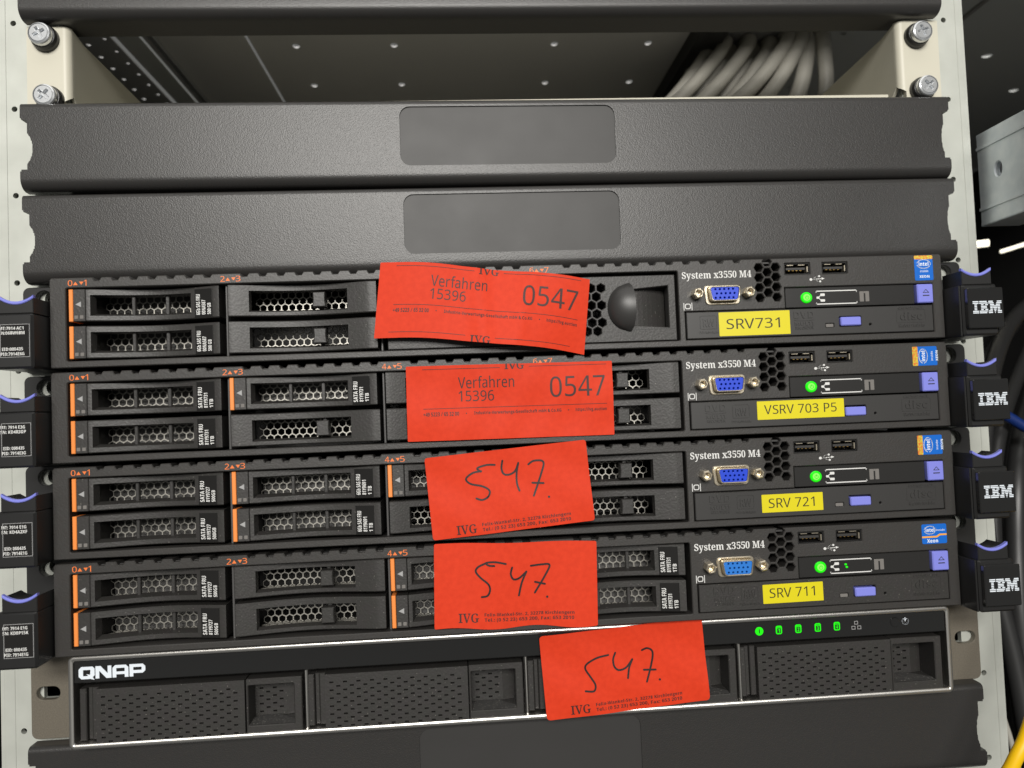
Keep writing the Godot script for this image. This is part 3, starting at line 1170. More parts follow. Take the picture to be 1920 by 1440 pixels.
func bay_filler(s: Node3D) -> void:
	# one wide cover over the four right-hand drive bays
	var mb := MB.new()
	var holes := []
	for c in 11:
		for r in 6:
			holes.append(hexagon((44.3 if r % 2 == 0 else 41.8) - 5.0 * c, -9.9 - 4.25 * r, 2.2, false))
	var grip := PackedVector2Array()
	for i in 13:
		var t := i / 12.0
		grip.append(Vector2(58.2 + 1.6 * sin(PI * t), lerpf(-8.2, -31.5, t)))
	var outer := rrect(-60.3, -36.7, 81.2, -4.2, 0.4)
	var hole := PackedVector2Array([Vector2(77.5, -30.2), Vector2(77.5, -9.6)])
	for i in range(1, 12):
		var t := i / 12.0
		hole.append(Vector2(58.4 + 1.3 * sin(PI * t), lerpf(-9.4, -30.4, t)))
	holes.append(hole)
	ex(mb, outer, holes, -7, -0.5, 0.35)
	# finger recess: its floor falls away to the right
	for i in 8:
		var xa := 57.8 + i * 2.5
		var za := -3.0 - 6.0 * pow(i / 8.0, 2.0)
		var z2 := -3.0 - 6.0 * pow((i + 1) / 8.0, 2.0)
		mb.quad(Vector3(xa, -31, za), Vector3(xa + 2.5, -31, z2), Vector3(xa + 2.5, -9, z2), Vector3(xa, -9, za), Z3)
	var f := part("bay_filler", mb, "dusty_plastic", s)
	mb = MB.new()
	# half dome that the finger pulls on
	var nx := 9
	var ny := 14
	var at := func(i: int, j: int) -> Vector3:
		var t := float(j) / ny
		var y := lerpf(-31.6, -8.0, t)
		var yy := (y + 19.8) / 11.9
		var span := sqrt(maxf(0.0, 1.0 - yy * yy))
		var right := 58.2 + 1.5 * span
		var x := lerpf(right - 12.6 * span, right, float(i) / nx)
		var xx := (x - right) / 12.7
		return Vector3(x, y, -0.55 + 7.5 * sqrt(maxf(0.0, 1.0 - yy * yy - xx * xx)))
	for i in nx:
		for j in ny:
			mb.quad(at.call(i, j), at.call(i + 1, j), at.call(i + 1, j + 1), at.call(i, j + 1), Z3)
	for j in ny:
		var a: Vector3 = at.call(nx, j)
		var b: Vector3 = at.call(nx, j + 1)
		mb.quad(a, b, Vector3(b.x, b.y, -4), Vector3(a.x, a.y, -4), Vector3.RIGHT)
	smooth(mb)
	part("finger_pull", mb, "smooth_plastic", f)
	mb = MB.new()
	box(mb, 59.2, -31.0, -0.6, 80.5, -30.7, -0.35)
	box(mb, 59.2, -36.4, -0.6, 59.5, -31.0, -0.35)
	part("cover_seam", mb, "black_plastic", f)


# averages the normals of faces that meet at less than 50 degrees
func smooth(mb: MB) -> void:
	var sums := {}
	for i in mb.v.size():
		var key := (mb.v[i] * 50.0).round()
		if not sums.has(key):
			sums[key] = []
		sums[key].append(mb.n[i])
	var out := mb.n.duplicate()
	for i in mb.v.size():
		var t := Vector3.ZERO
		for q in sums[(mb.v[i] * 50.0).round()]:
			if q.dot(mb.n[i]) > 0.64:
				t += q
		out[i] = t.normalized()
	mb.n = out


# ---------------------------------------------------------------- blanking panels
func blank_shape() -> ArrayMesh:
	# the cross-section: flange, rounded top edge, flat face, rounder bottom edge, flange
	var pr := [Vector2(0, -20), Vector2(0, -8)]
	for i in 6:
		var a := i * PI / 2 / 5
		pr.append(Vector2(-2.4 + 2.4 * cos(a), -2.4 + 2.4 * sin(a)))
	for y in [-2.7, -7.7, -8.6, -12.0, -15.0, -15.4, -15.8, -16.2, -16.7, -17.3, -18.0, -19, -20.5, -23, -25.5, -27, -28, -28.7, -29.3, -29.8, -30.2, -30.6, -31.0, -33.5, -34.4, -36.0]:
		pr.append(Vector2(y, 0))
	for i in 8:
		var a := i * PI / 2 / 7
		pr.append(Vector2(-38.0 - 5.6 * sin(a), -5.6 + 5.6 * cos(a)))
	pr.append(Vector2(-43.6, -8))
	pr.append(Vector2(-43.6, -20))
	var xs := [-238.0, -237.4, -236.0, -234.6, -234.35, -234.1, -233.85, -233.6, -233.35, -233.1, -232.85, -232.6, -232.35, -232.1, -228, -221, -218, -216]
	for i in range(1, 24):
		xs.append(-216 + i * 18.0)
	for x in [-60.0, 66.0]:
		xs.append(x)
	for x in [216, 218, 221, 228, 232.1, 232.35, 232.6, 232.85, 233.1, 233.35, 233.6, 233.85, 234.1, 234.35, 234.6, 236, 237.4, 238.0]:
		xs.append(float(x))
	xs.sort()
	var mb := MB.new()
	var normals := []
	for j in pr.size():
		var p: Vector2 = pr[maxi(j - 1, 0)]
		var q: Vector2 = pr[mini(j + 1, pr.size() - 1)]
		var d := (q - p).normalized()
		normals.append(Vector3(0, d.y, -d.x).normalized())
	var solid := func(i: int, j: int) -> bool:
		if i < 0 or j < 0 or i >= xs.size() - 1 or j >= pr.size() - 1:
			return false
		var x: float = absf((xs[i] + xs[i + 1]) / 2)
		var m: Vector2 = (pr[j] + pr[j + 1]) / 2
		if m.y < -8.01 and x > 221 - (3.0 if m.x > -20 else 0.0):
			return false
		if x > 234.6 and m.x < -8.6 and m.x > -33.5:
			return false
		if x > 237.4 and m.x < -7.7 and m.x > -34.4:
			return false
		if x > 232.0 and m.x < -15 and m.x > -31:
			return x < (232.0 if xs[i] < 0 else 233.3) + (2.7 if xs[i] < 0 else 1.4) * pow(absf(m.x + 23) / 8.0, 2.2)
		return not (absf((xs[i] + xs[i + 1]) / 2 - 3.0) < 63.0 and m.y > -0.01 and m.x < -2.7 and m.x > -36.0)
	for i in xs.size() - 1:
		for j in pr.size() - 1:
			if not solid.call(i, j):
				continue
			var p: Vector2 = pr[j]
			var q: Vector2 = pr[j + 1]
			var a := Vector3(xs[i], p.x, p.y)
			var b := Vector3(xs[i + 1], p.x, p.y)
			var c := Vector3(xs[i + 1], q.x, q.y)
			var d := Vector3(xs[i], q.x, q.y)
			mb.quads(a, b, c, d, normals[j], normals[j], normals[j + 1], normals[j + 1])
			var inner := absf((xs[i] + xs[i + 1]) / 2) < 200
			if p.y < -8.1 or inner:
				continue
			var deep := Vector3(0, 0, -8)
			if not solid.call(i - 1, j):
				mb.quad(a, d, Vector3(d.x, d.y, -8), Vector3(a.x, a.y, -8), Vector3.LEFT)
			if not solid.call(i + 1, j):
				mb.quad(b, c, Vector3(c.x, c.y, -8), Vector3(b.x, b.y, -8), Vector3.RIGHT)
			if not solid.call(i, j - 1) and p.y > -0.1:
				mb.quad(a, b, b + deep, a + deep, Vector3.UP)
			if not solid.call(i, j + 1) and q.y > -0.1:
				mb.quad(d, c, c + deep, d + deep, Vector3.DOWN)
	ex(mb, rrect(-60, -36.0, 66, -2.7), [rrect(-52.4, -34.0, 58.1, -3.6, 5.2, 8)], -1.0, 0.0, 0.0)
	return mb.mesh()


func make_blanks() -> void:
	var m := blank_shape()
	var mb := MB.new()
	ex(mb, rrect(-52.6, -34.2, 58.3, -3.4, 5.2, 8), [], -2, -0.8)
	var inset_mesh := mb.mesh()
	var list := [[0.2, 179.6, 0.0, "black blanking panel cut off by the top of the frame, above the cream shelf"], [0.4, 91.7, -0.32, "grained black blanking panel directly under the open cream shelf, with a blank label recess"], [0.8, 46.7, -0.1, "grained black blanking panel resting right above the topmost server"], [-0.4, -219.6, 0.1, "dark blanking panel along the bottom edge below the storage unit"]]
	for l in list:
		var o := thing("blanking_panel", l[3], "blanking panel", Vector3(l[0], l[1], -16), "plastic blanking panels closing empty rack spaces")
		o.rotation_degrees.z = l[2]
		part("cover", m, "grained_plastic", o)
		part("label_recess", inset_mesh, "recess_film", o)


# ---------------------------------------------------------------- storage unit
func build_storage() -> void:
	var s := thing("storage_unit", "black four-bay network storage unit with chrome frame and green lights below the servers", "storage server", Vector3(0, 0, -6))
	var mb := MB.new()
	box(mb, -213, -217.6, -500, 214.6, -176.0, -18)
	part("chassis", mb, "black_metal", s)
	mb = MB.new()
	ex(mb, rrect(-214.0, -218.1, 215.4, -175.3, 2.4, 6), [rrect(-211.9, -215.8, 213.3, -177.3, 1.4, 6)], -17, -0.3)
	bead(mb, rrect(-214.0, -218.1, 215.4, -175.3, 2.4, 6), 2.1, 0.2, 0.34)
	for x in [-104.9, 0.6, 106.8]:
		box(mb, x - 0.75, -216.2, -14, x + 0.75, -187.9, -1.2, 0.5)
	part("chrome_frame", mb, "chrome", s)
	mb = MB.new()
	rbox(mb, -211.8, -188.0, -14, 213.2, -177.4, -0.4, 0.5, 0.5)
	part("front_panel", mb, "gloss_black", s)
	mb = MB.new()
	logo(mb, -209.4, -186.0, 7.3, 5.7)
	part("maker_lettering", mb, "sticker_white", s)
	# ears
	for side in [-1, 1]:
		mb = MB.new()
		var x0 := -241.4 if side < 0 else 214.5
		var x1 := -213.2 if side < 0 else 243.2
		var holes := [slot(-233.2 if side < 0 else 235.4, -197.6, 11.2, 6.4)]
		if side < 0:
			holes.append(ring(-217.5, -181, 2.0, 2.0, 16))
			holes.append(ring(-217.5, -209, 2.0, 2.0, 16))
		ex(mb, rrect(x0, -219.6, x1, -175.6, 3.2), holes, -21.6, -18.6, 0.3)
		part("mounting_ear", mb, "ear_steel", s)
	# four drive trays
	var face := MB.new()
	var holes := []
	for c in 20:
		for r in 6:
			var y := -194.7 - r * 3.75 - (1.87 if c % 2 == 1 else 0.0)
			var x := -198.6 + c * 3.2
			holes.append(rrect(x - 0.95, y - 0.38, x + 0.95, y + 0.38))
	grid_plate(face, -201.8, -133.6, -216.8, -190.9, holes, -3.0, -0.3)
	mb = MB.new()
	box(mb, -201.6, -216.6, -14, -133.8, -191.1, -3.6)
	var backing := mb.mesh()
	var hinge := MB.new()
	box(hinge, -210.3, -215.4, -14, -207.2, -191.2, -2.4, 0.4)
	box(hinge, -207.1, -215.4, -14, -204.9, -191.2, -4.2, 0.4)
	box(hinge, -204.8, -215.2, -14, -201.9, -190.9, -3.0, 0.4)
	var grip := MB.new()
	ex(grip, rrect(-133.1, -216.9, -106.9, -190.8, 0.5), [rrect(-132.0, -212.6, -110.6, -193.8, 0.5)], -14, -0.6, 0.4)
	# ledge with a curved back edge at the foot of the grip, where dust settles
	var ledge := MB.new()
	for i in 12:
		var a := lerpf(-132.0, -110.6, i / 12.0)
		var b := lerpf(-132.0, -110.6, (i + 1) / 12.0)
		var da := -4.0 - 9.0 * sin(PI * minf(1.0, 0.22 + i / 15.0))
		var db := -4.0 - 9.0 * sin(PI * minf(1.0, 0.22 + (i + 1) / 15.0))
		ledge.quad(Vector3(a, -212.4, -1.0), Vector3(b, -212.4, -1.0), Vector3(b, -212.0, db), Vector3(a, -212.0, da), Vector3.UP)
	var screen := MB.new()
	holes = []
	for c in 4:
		for r in 5:
			var y := -195.6 - r * 3.75 - (1.87 if c % 2 == 1 else 0.0)
			var x := -129.0 + c * 3.2
			if y > -212:
				holes.append(rrect(x - 0.95, y - 0.4, x + 0.95, y + 0.4))
	grid_plate(screen, -132.0, -116.5, -212.5, -193.8, holes, -14.0, -12.5)
	screen.quad(Vector3(-116.5, -212.5, -12.5), Vector3(-110.6, -212.5, -13.9), Vector3(-110.6, -193.8, -13.9), Vector3(-116.5, -193.8, -12.5), Z3)
	var shapes := [["slotted_door", face.mesh(), "dusty_plastic"], ["door_backing", backing, "hole_black"], ["door_hinge", hinge.mesh(), "dusty_plastic"], ["pull_grip", grip.mesh(), "dusty_plastic"], ["grip_screen", screen.mesh(), "dusty_plastic"], ["grip_ledge", ledge.mesh(), "dust_ledge"]]
	for i in 4:
		var t := part("drive_tray", shapes[0][1], "dusty_plastic", s, Vector3(105.8 * i, 0.25 * i, 0))
		for p in shapes.slice(1):
			part(p[0], p[1], p[2], t)
	# lamps and marks
	var z := -0.34
	for i in 5:
		mb = MB.new()
		var x := [117.2, 127.2, 137.1, 147.1, 156.9][i] as float
		var y := -182.4 + 0.06 * i
		if i == 0:
			ex(mb, ring(x, y, 2.1, 2.1, 20), [], z - 0.2, z + 0.12, 0.1)
		else:
			ex(mb, rrect(x - 1.6, y - 2.1, x + 1.6, y + 2.1, 0.9), [], z - 0.2, z + 0.12, 0.1)
		var l := part("status_light", mb, "led_green", s)
		mb = MB.new()
		if i == 0:
			box(mb, x - 0.25, y - 1.0, z, x + 0.25, y + 1.0, z + 0.2)
		else:
			ex(mb, rrect(x - 1.0, y - 1.5, x + 1.0, y + 0.9, 0.2), [], z, z + 0.16)
			var num := MB.new()
			letters(num, str(i), "sansb", x - 0.45, y - 1.2, x + 0.45, y + 0.6, z + 0.2)
			part("light_number", num, "led_green", l)
			box(mb, x - 0.9, y + 1.3, z, x + 0.9, y + 1.5, z + 0.16)
		part("light_mark", mb, "led_mark", l)
	mb = MB.new()
	for c in [[166.9, -181.0], [165.4, -183.4], [168.4, -183.4]]:
		ex(mb, rrect(c[0] - 0.95, c[1] - 0.85, c[0] + 0.95, c[1] + 0.85), [rrect(c[0] - 0.7, c[1] - 0.6, c[0] + 0.7, c[1] + 0.6)], z - 0.1, z + 0.03)
	part("network_mark", mb, "grey_ink", s)
	mb = MB.new()
	ex(mb, ring(186.9, -181.8, 2.4, 2.5, 24), [], z - 0.5, z + 0.5, 0.4)
	part("power_button", mb, "gloss_black", s)
	mb = MB.new()
	var arc := []
	for i in 13:
		var a := lerpf(PI * 0.72, PI * 2.28, i / 12.0)
		arc.append(Vector2(192.3 + 1.5 * cos(a), -181.7 + 1.5 * sin(a)))
	stroke(mb, arc, 0.6, z + 0.06, 2)
	stroke(mb, [Vector2(192.3, -180.0), Vector2(192.3, -181.5)], 0.6, z + 0.07, 1)
	part("power_mark", mb, "sticker_white", s)


# a flat plate with many oblong openings, laid out in columns
func grid_plate(mb: MB, x0: float, x1: float, y0: float, y1: float, holes: Array, zb: float, zf: float) -> void:
	var cols := {}
	for h in holes:
		var k := int(round(h[0].x * 100))
		if not cols.has(k):
			cols[k] = []
		cols[k].append(h)
	var keys := cols.keys()
	keys.sort()
	var x := x0
	for k in keys:
		var a: float = cols[k][0][0].x
		var b: float = cols[k][0][1].x
		mb.quad(Vector3(x, y0, zf), Vector3(a, y0, zf), Vector3(a, y1, zf), Vector3(x, y1, zf), Z3)
		var list: Array = cols[k]
		list.sort_custom(func(p, q): return p[0].y < q[0].y)
		var y := y0
		for h in list:
			mb.quad(Vector3(a, y, zf), Vector3(b, y, zf), Vector3(b, h[0].y, zf), Vector3(a, h[0].y, zf), Z3)
			walls(mb, flip(h), zb, zf, 0.0)
			y = h[2].y
		mb.quad(Vector3(a, y, zf), Vector3(b, y, zf), Vector3(b, y1, zf), Vector3(a, y1, zf), Z3)
		x = b
	mb.quad(Vector3(x, y0, zf), Vector3(x1, y0, zf), Vector3(x1, y1, zf), Vector3(x, y1, zf), Z3)
	walls(mb, rrect(x0, y0, x1, y1), -14, zf, 0.0)


# broad four-letter maker name
func logo(mb: MB, x: float, y: float, w: float, h: float) -> void:
	var z0 := -0.6
	var z1 := -0.12
	var s := 1.75
	var q := PackedVector2Array([Vector2(x + 1.2, y), Vector2(x + w - 1.9, y), Vector2(x + w - 0.1, y - 0.5), Vector2(x + w - 0.9, y + 0.75), Vector2(x + w, y + 1.6), Vector2(x + w, y + h - 1.0), Vector2(x + w - 1.0, y + h), Vector2(x + 1.2, y + h), Vector2(x, y + h - 1.2), Vector2(x, y + 1.2)])
	ex(mb, q, [PackedVector2Array([Vector2(x + s + 0.3, y + 1.4), Vector2(x + w - s - 1.1, y + 1.4), Vector2(x + w - s - 2.0, y + 2.3), Vector2(x + w - s - 0.3, y + 1.9), Vector2(x + w - s - 0.2, y + h - 1.5), Vector2(x + s + 0.3, y + h - 1.5)])], z0, z1, 0.08)
	x += w + 0.35
	ex(mb, PackedVector2Array([Vector2(x, y), Vector2(x + s, y), Vector2(x + s, y + h * 0.62), Vector2(x + w - s - 0.6, y), Vector2(x + w, y), Vector2(x + w, y + h), Vector2(x + w - s, y + h), Vector2(x + w - s, y + h * 0.38), Vector2(x + s + 0.6, y + h), Vector2(x, y + h)]), [], z0, z1, 0.08)
	x += w + 0.45
	ex(mb, PackedVector2Array([Vector2(x, y), Vector2(x + s, y), Vector2(x + s, y + 1.4), Vector2(x + w - s, y + 1.4), Vector2(x + w - s, y), Vector2(x + w, y), Vector2(x + w, y + h - 1.2), Vector2(x + w - 1.2, y + h), Vector2(x + 1.2, y + h), Vector2(x, y + h - 1.2)]), [rrect(x + s, y + 2.7, x + w - s, y + h - 1.4, 0.2)], z0, z1, 0.08)
	x += w + 0.45
	ex(mb, PackedVector2Array([Vector2(x, y), Vector2(x + s, y), Vector2(x + s, y + 1.5), Vector2(x + w - 1.2, y + 1.5), Vector2(x + w, y + 2.6), Vector2(x + w, y + h - 1.2), Vector2(x + w - 1.2, y + h), Vector2(x, y + h)]), [rrect(x + s, y + 2.9, x + w - s, y + h - 1.4, 0.2)], z0, z1, 0.08)


# ---------------------------------------------------------------- rack, shelf, cables
func build_rack() -> void:
	var r := thing("rack_cabinet", "open server rack cabinet with pale zinc mounting rails, perforated dark roof and side strut", "server rack")
	for side in [-1, 1]:
		var mb := MB.new()
		var holes := []
		var ph := []
		var dot_y := 139.2 if side < 0 else 137.6
		for k in range(-1, 10):
			holes.append(ring(246.9 * side + 0.03 * (k % 3), dot_y - UNIT * k, 1.45, 1.45, 16, 0.11 * k + 0.05))
		for k in 4:
			ph.append(ring((-229.6 if side < 0 else 232.6) + 0.02 * k, -2.9 - UNIT * k, 4.0, 4.0, 20, 0.07 * k + 0.03))
		var lower := [rrect(-237.0 if side < 0 else 226.3, -201.2, -225.3 if side < 0 else 235.6, -193.4, 0.6, 2)]
		var x0 := -257.6 if side < 0 else 221.0
		var x1 := -220.0 if side < 0 else 258.0
		var mid := -240.0 if side < 0 else 241.5
		ex(mb, rrect(x0, -330, mid, 250) if side < 0 else rrect(mid, -330, x1, 250), holes, -31, -28)
		ex(mb, rrect(mid, -170, x1, 250) if side < 0 else rrect(x0, -170, mid, 250), ph, -31, -28)
		ex(mb, rrect(mid, -330, x1, -170) if side < 0 else rrect(x0, -330, mid, -170), lower, -31, -28)
		# folded edge that runs back, and the shallow step pressed along the face
		if side < 0:
			box(mb, -257.5, -330, -60, -255.8, 250, -31.2)
			box(mb, -255.9, -330, -28.2, -250.6, 250, -27.75, 0.2)
		else:
			box(mb, 256.2, -330, -60, 257.9, 250, -31.2)
			box(mb, 253.4, -330, -28.2, 256.6, 250, -27.75, 0.2)
		part("mounting_rail", mb, "rail_zinc", r)
		mb = MB.new()
		box(mb, (-256 if side < 0 else 221.0), -330, -62, (-221.0 if side < 0 else 256.0), 88, -58)
		part("added_rail_blind", mb, "dark_panel", r)  # added sheet behind the rail, dark so that its holes look black
	# the depth strut bolted outside the right rail
	var mb := MB.new()
	mb.xf = Transform3D(Basis(Vector3.UP, -PI / 2), Vector3(263.0, 0, 0))
	ex(mb, rrect(-30.5, 22.6, 120, 73.5), [ring(-15, 50, 2.6, 3.9, 18)], -2.5, 0, 0.6)
	mb.xf = Transform3D()
	box(mb, 263.2, 71.4, -30.5, 285, 73.4, 120, 0.3)
	box(mb, 263.2, 22.8, -30.5, 285, 24.6, 120, 0.3)
	for y in [31.0, 64.5]:
		box(mb, 262.4, y, -30.2, 263.2, y + 1.6, 120, 0.3)
	part("depth_strut", mb, "strut_zinc", r)
	mb = MB.new()
	mb.xf = Transform3D(Basis(Vector3.UP, -PI / 2), Vector3(263.0, 0, 0))
	for i in 5:
		ex(mb, ring(-15, 50, 2.6 - 0.12 * i, 3.9 - 0.15 * i, 18), [ring(-15, 50, 1.9, 3.2, 18)], -2.7 - 0.9 * i, -2.4 - 0.9 * i)
	part("threaded_bush", mb, "zinc", r)
	# roof: pierced sheet with daylight above it
	mb = MB.new()
	mb.xf = Transform3D(Basis(Vector3.RIGHT, PI / 2), Vector3(0, 200, 0))
	var holes := []
	for x in [-136.0, -66.0, 51.0, 121.0]:
		for z in [-175.5, -240.0, -305.0]:
			holes.append(ring(x, z, 2.6, 3.2, 14))
	ex(mb, rrect(-166.2, -700, 300, -36), holes, -1.2, 0, 0.1, true)
	part("roof_panel", mb, "roof_paint", r)
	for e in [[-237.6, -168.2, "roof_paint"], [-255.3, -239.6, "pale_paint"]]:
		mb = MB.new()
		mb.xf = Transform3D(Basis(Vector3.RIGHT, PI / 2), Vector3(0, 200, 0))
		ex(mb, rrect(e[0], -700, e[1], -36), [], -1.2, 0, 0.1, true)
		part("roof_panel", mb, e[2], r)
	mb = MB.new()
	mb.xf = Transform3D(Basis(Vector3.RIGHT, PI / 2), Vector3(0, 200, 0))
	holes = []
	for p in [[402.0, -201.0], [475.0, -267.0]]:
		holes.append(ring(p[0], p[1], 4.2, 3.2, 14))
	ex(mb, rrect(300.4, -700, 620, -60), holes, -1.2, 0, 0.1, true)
	part("roof_panel", mb, "pale_paint", r)  # same roof, paler colour stands in for stronger light on this side
	mb = MB.new()
	box(mb, 148, 188, -690, 168, 199.8, -40, 0.5)
	part("roof_bar", mb, "dark_panel", r)
	mb = MB.new()
	box(mb, 339.5, 198.0, -690, 342.0, 199.9, -40, 0.3)
	part("roof_seam", mb, "grey_paint", r)
	# perforated channels along both sides under the roof
	mb = MB.new()
	mb.xf = Transform3D(Basis(Vector3.RIGHT, PI / 2), Vector3(0, 198.4, 0))
	holes = []
	for i in 30:
		holes.append(ring(-277.0, -60 - i * 18.0, 1.7, 1.7, 10))
		holes.append(ring(-262.5, -52 - i * 18.0, 1.4, 1.4, 10))
	ex(mb, rrect(-311, -690, -257.6, -40), holes, -1.0, 0, 0.1)
	part("roof_channel", mb, "roof_paint", r)
	mb = MB.new()
	box(mb, -231.0, 196.0, -690, -227.5, 199.7, -40, 0.3)
	part("roof_rail", mb, "zinc", r)
	mb = MB.new()
	mb.xf = Transform3D(Basis(Vector3.RIGHT, PI / 2), Vector3(0, 197.8, 0))
	holes = []
	for i in 20:
		holes.append(ring(262.0, -70 - i * 30.0, 2.0, 2.0, 10))
	ex(mb, rrect(238, -690, 300, -40), holes, -1.0, 0, 0.1)
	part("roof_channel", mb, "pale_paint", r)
	# dark lining of the cabinet
	for b in [["side_panel", -312, -330, -700, -310.5, 199, -20], ["side_panel", 600, -330, -700, 602, 199, 20], ["rear_panel", -310, -330, -702, 600, 199, -700.5], ["base_panel", -310, -333, -700, 600, -331, 0]]:
		mb = MB.new()
		box(mb, b[1], b[2], b[3], b[4], b[5], b[6])
		part(b[0], mb, "dark_panel", r)


func build_shelf() -> void:
	var s := thing("rack_shelf", "cream painted sheet-metal shelf bracket screwed between the two upper blanking panels", "rack shelf")
	for side in [-1, 1]:
		var mb := MB.new()
		var a := -238.6 if side < 0 else 218.4
		var b := -221.0 if side < 0 else 240.9
		a = a if side < 0 else 221.2
		ex(mb, rrect(a, 91.9, b, 135.6, 0.8), [ring(-228.6 if side < 0 else 228.4, 128.8, 2.8, 2.8, 14), ring(-226.9 if side < 0 else 229.4, 97.6, 2.8, 2.8, 14)], -27.4, -24.6)
		# rounded bend between flange and cheek
		var bx := -217.6 if side < 0 else 217.8
		for i in 6:
			var p := i * PI / 12
			var q := (i + 1) * PI / 12
			var cx: float = bx + 3.4 * side
			var np := Vector3(-float(side) * sin(p), 0, cos(p))
			var nq := Vector3(-float(side) * sin(q), 0, cos(q))
			var vp := Vector3(cx, 0, -28.0) + np * 3.4
			var vq := Vector3(cx, 0, -28.0) + nq * 3.4
			mb.quads(Vector3(vp.x, 96.5 + i * 0.6, vp.z), Vector3(vq.x, 96.5 + (i + 1) * 0.6, vq.z), Vector3(vq.x, 135.6, vq.z), Vector3(vp.x, 135.6, vp.z), np, nq, nq, np)
		part("mounting_flange", mb, "cream_paint", s)
		# side cheek running back, its lower front corner cut away
		mb = MB.new()
		mb.xf = Transform3D(Basis(Vector3.UP, PI / 2 if side < 0 else -PI / 2), Vector3(-217.6 if side < 0 else 217.8, 0, 0))
		var d := 1.0 if side < 0 else -1.0
		var o := PackedVector2Array()
		for p in [[28, 100], [33.5, 95.2], [33.5, 93.2], [420, 93.2], [420, 126], [40, 133.2], [28, 135.4]]:
			o.append(Vector2(p[0] * d, p[1]))
		ex(mb, o, [], -1.6, 0.0, 0.3, true)
		part("side_cheek", mb, "cream_paint", s)
	var mb := MB.new()
	box(mb, -215.5, 93.2, -430, 215.6, 95.0, -30.0, 0.3)
	box(mb, -213.0, 93.4, -29.9, 213.4, 96.6, -28.2, 0.5)
	part("shelf_floor", mb, "cream_paint", s)
	# four screws in black cup washers
	var spots := [[-228.9, 128.9, "upper left bright cross-head screw in a black cup washer on the cream shelf"], [-227.0, 97.6, "lower left bright cross-head screw on the cream shelf, just above the grained panel"], [228.0, 126.6, "upper right bright cross-head screw in a black cup washer beside the zinc rail"], [229.4, 96.9, "lower right bright cross-head screw in a black cup washer on the cream flange"]]
	var washer := MB.new()
	lathe(washer, Vector3.ZERO, [Vector2(6.6, -24.5), Vector2(6.6, -22.4), Vector2(6.0, -20.6), Vector2(4.9, -20.4), Vector2(4.6, -21.4), Vector2(0.1, -21.4)], 28)
	var head := MB.new()
	lathe(head, Vector3.ZERO, [Vector2(4.6, -21.3), Vector2(5.3, -20.9), Vector2(5.6, -20.2), Vector2(5.6, -18.3), Vector2(5.3, -17.6), Vector2(4.6, -17.2)], 32)
	var cross := PackedVector2Array()
	for k in 4:
		for p in [Vector2(0.75, 0.75), Vector2(2.9, 0.55), Vector2(2.9, -0.55)]:
			cross.append(p.rotated(-k * PI / 2 - 0.0))
	cross = flip(cross) if signed_area(cross) < 0 else cross
	ex(head, ring(0, 0, 4.6, 4.6, 32), [cross], -19.2, -17.15, 0.3)
	cap(head, ring(0, 0, 3.2, 3.2, 12), [], -18.9)
	var hm := head.mesh()
	var wm := washer.mesh()
	var i := 0
	for p in spots:
		var t := thing("rack_screw", p[2], "screw", Vector3(p[0], p[1], 0), "screws holding the cream shelf")
		t.rotation.z = [0.5, 0.85, 0.35, 0.7][i]
		part("washer", wm, "black_plastic", t)
		part("screw_head", hm, "zinc", t)
		i += 1


func cable(label: String, pts: Array, r: float, m: String, group := "") -> void:
	var mb := MB.new()
	tube(mb, pts, r)
	var o := MeshInstance3D.new()
	o.name = numbered("cable")
	o.mesh = mb.mesh()
	o.material_override = mats[m]
	o.set_meta("label", label)
	o.set_meta("category", "cable")
	if group:
		o.set_meta("group", group)
	add_child(o, true)


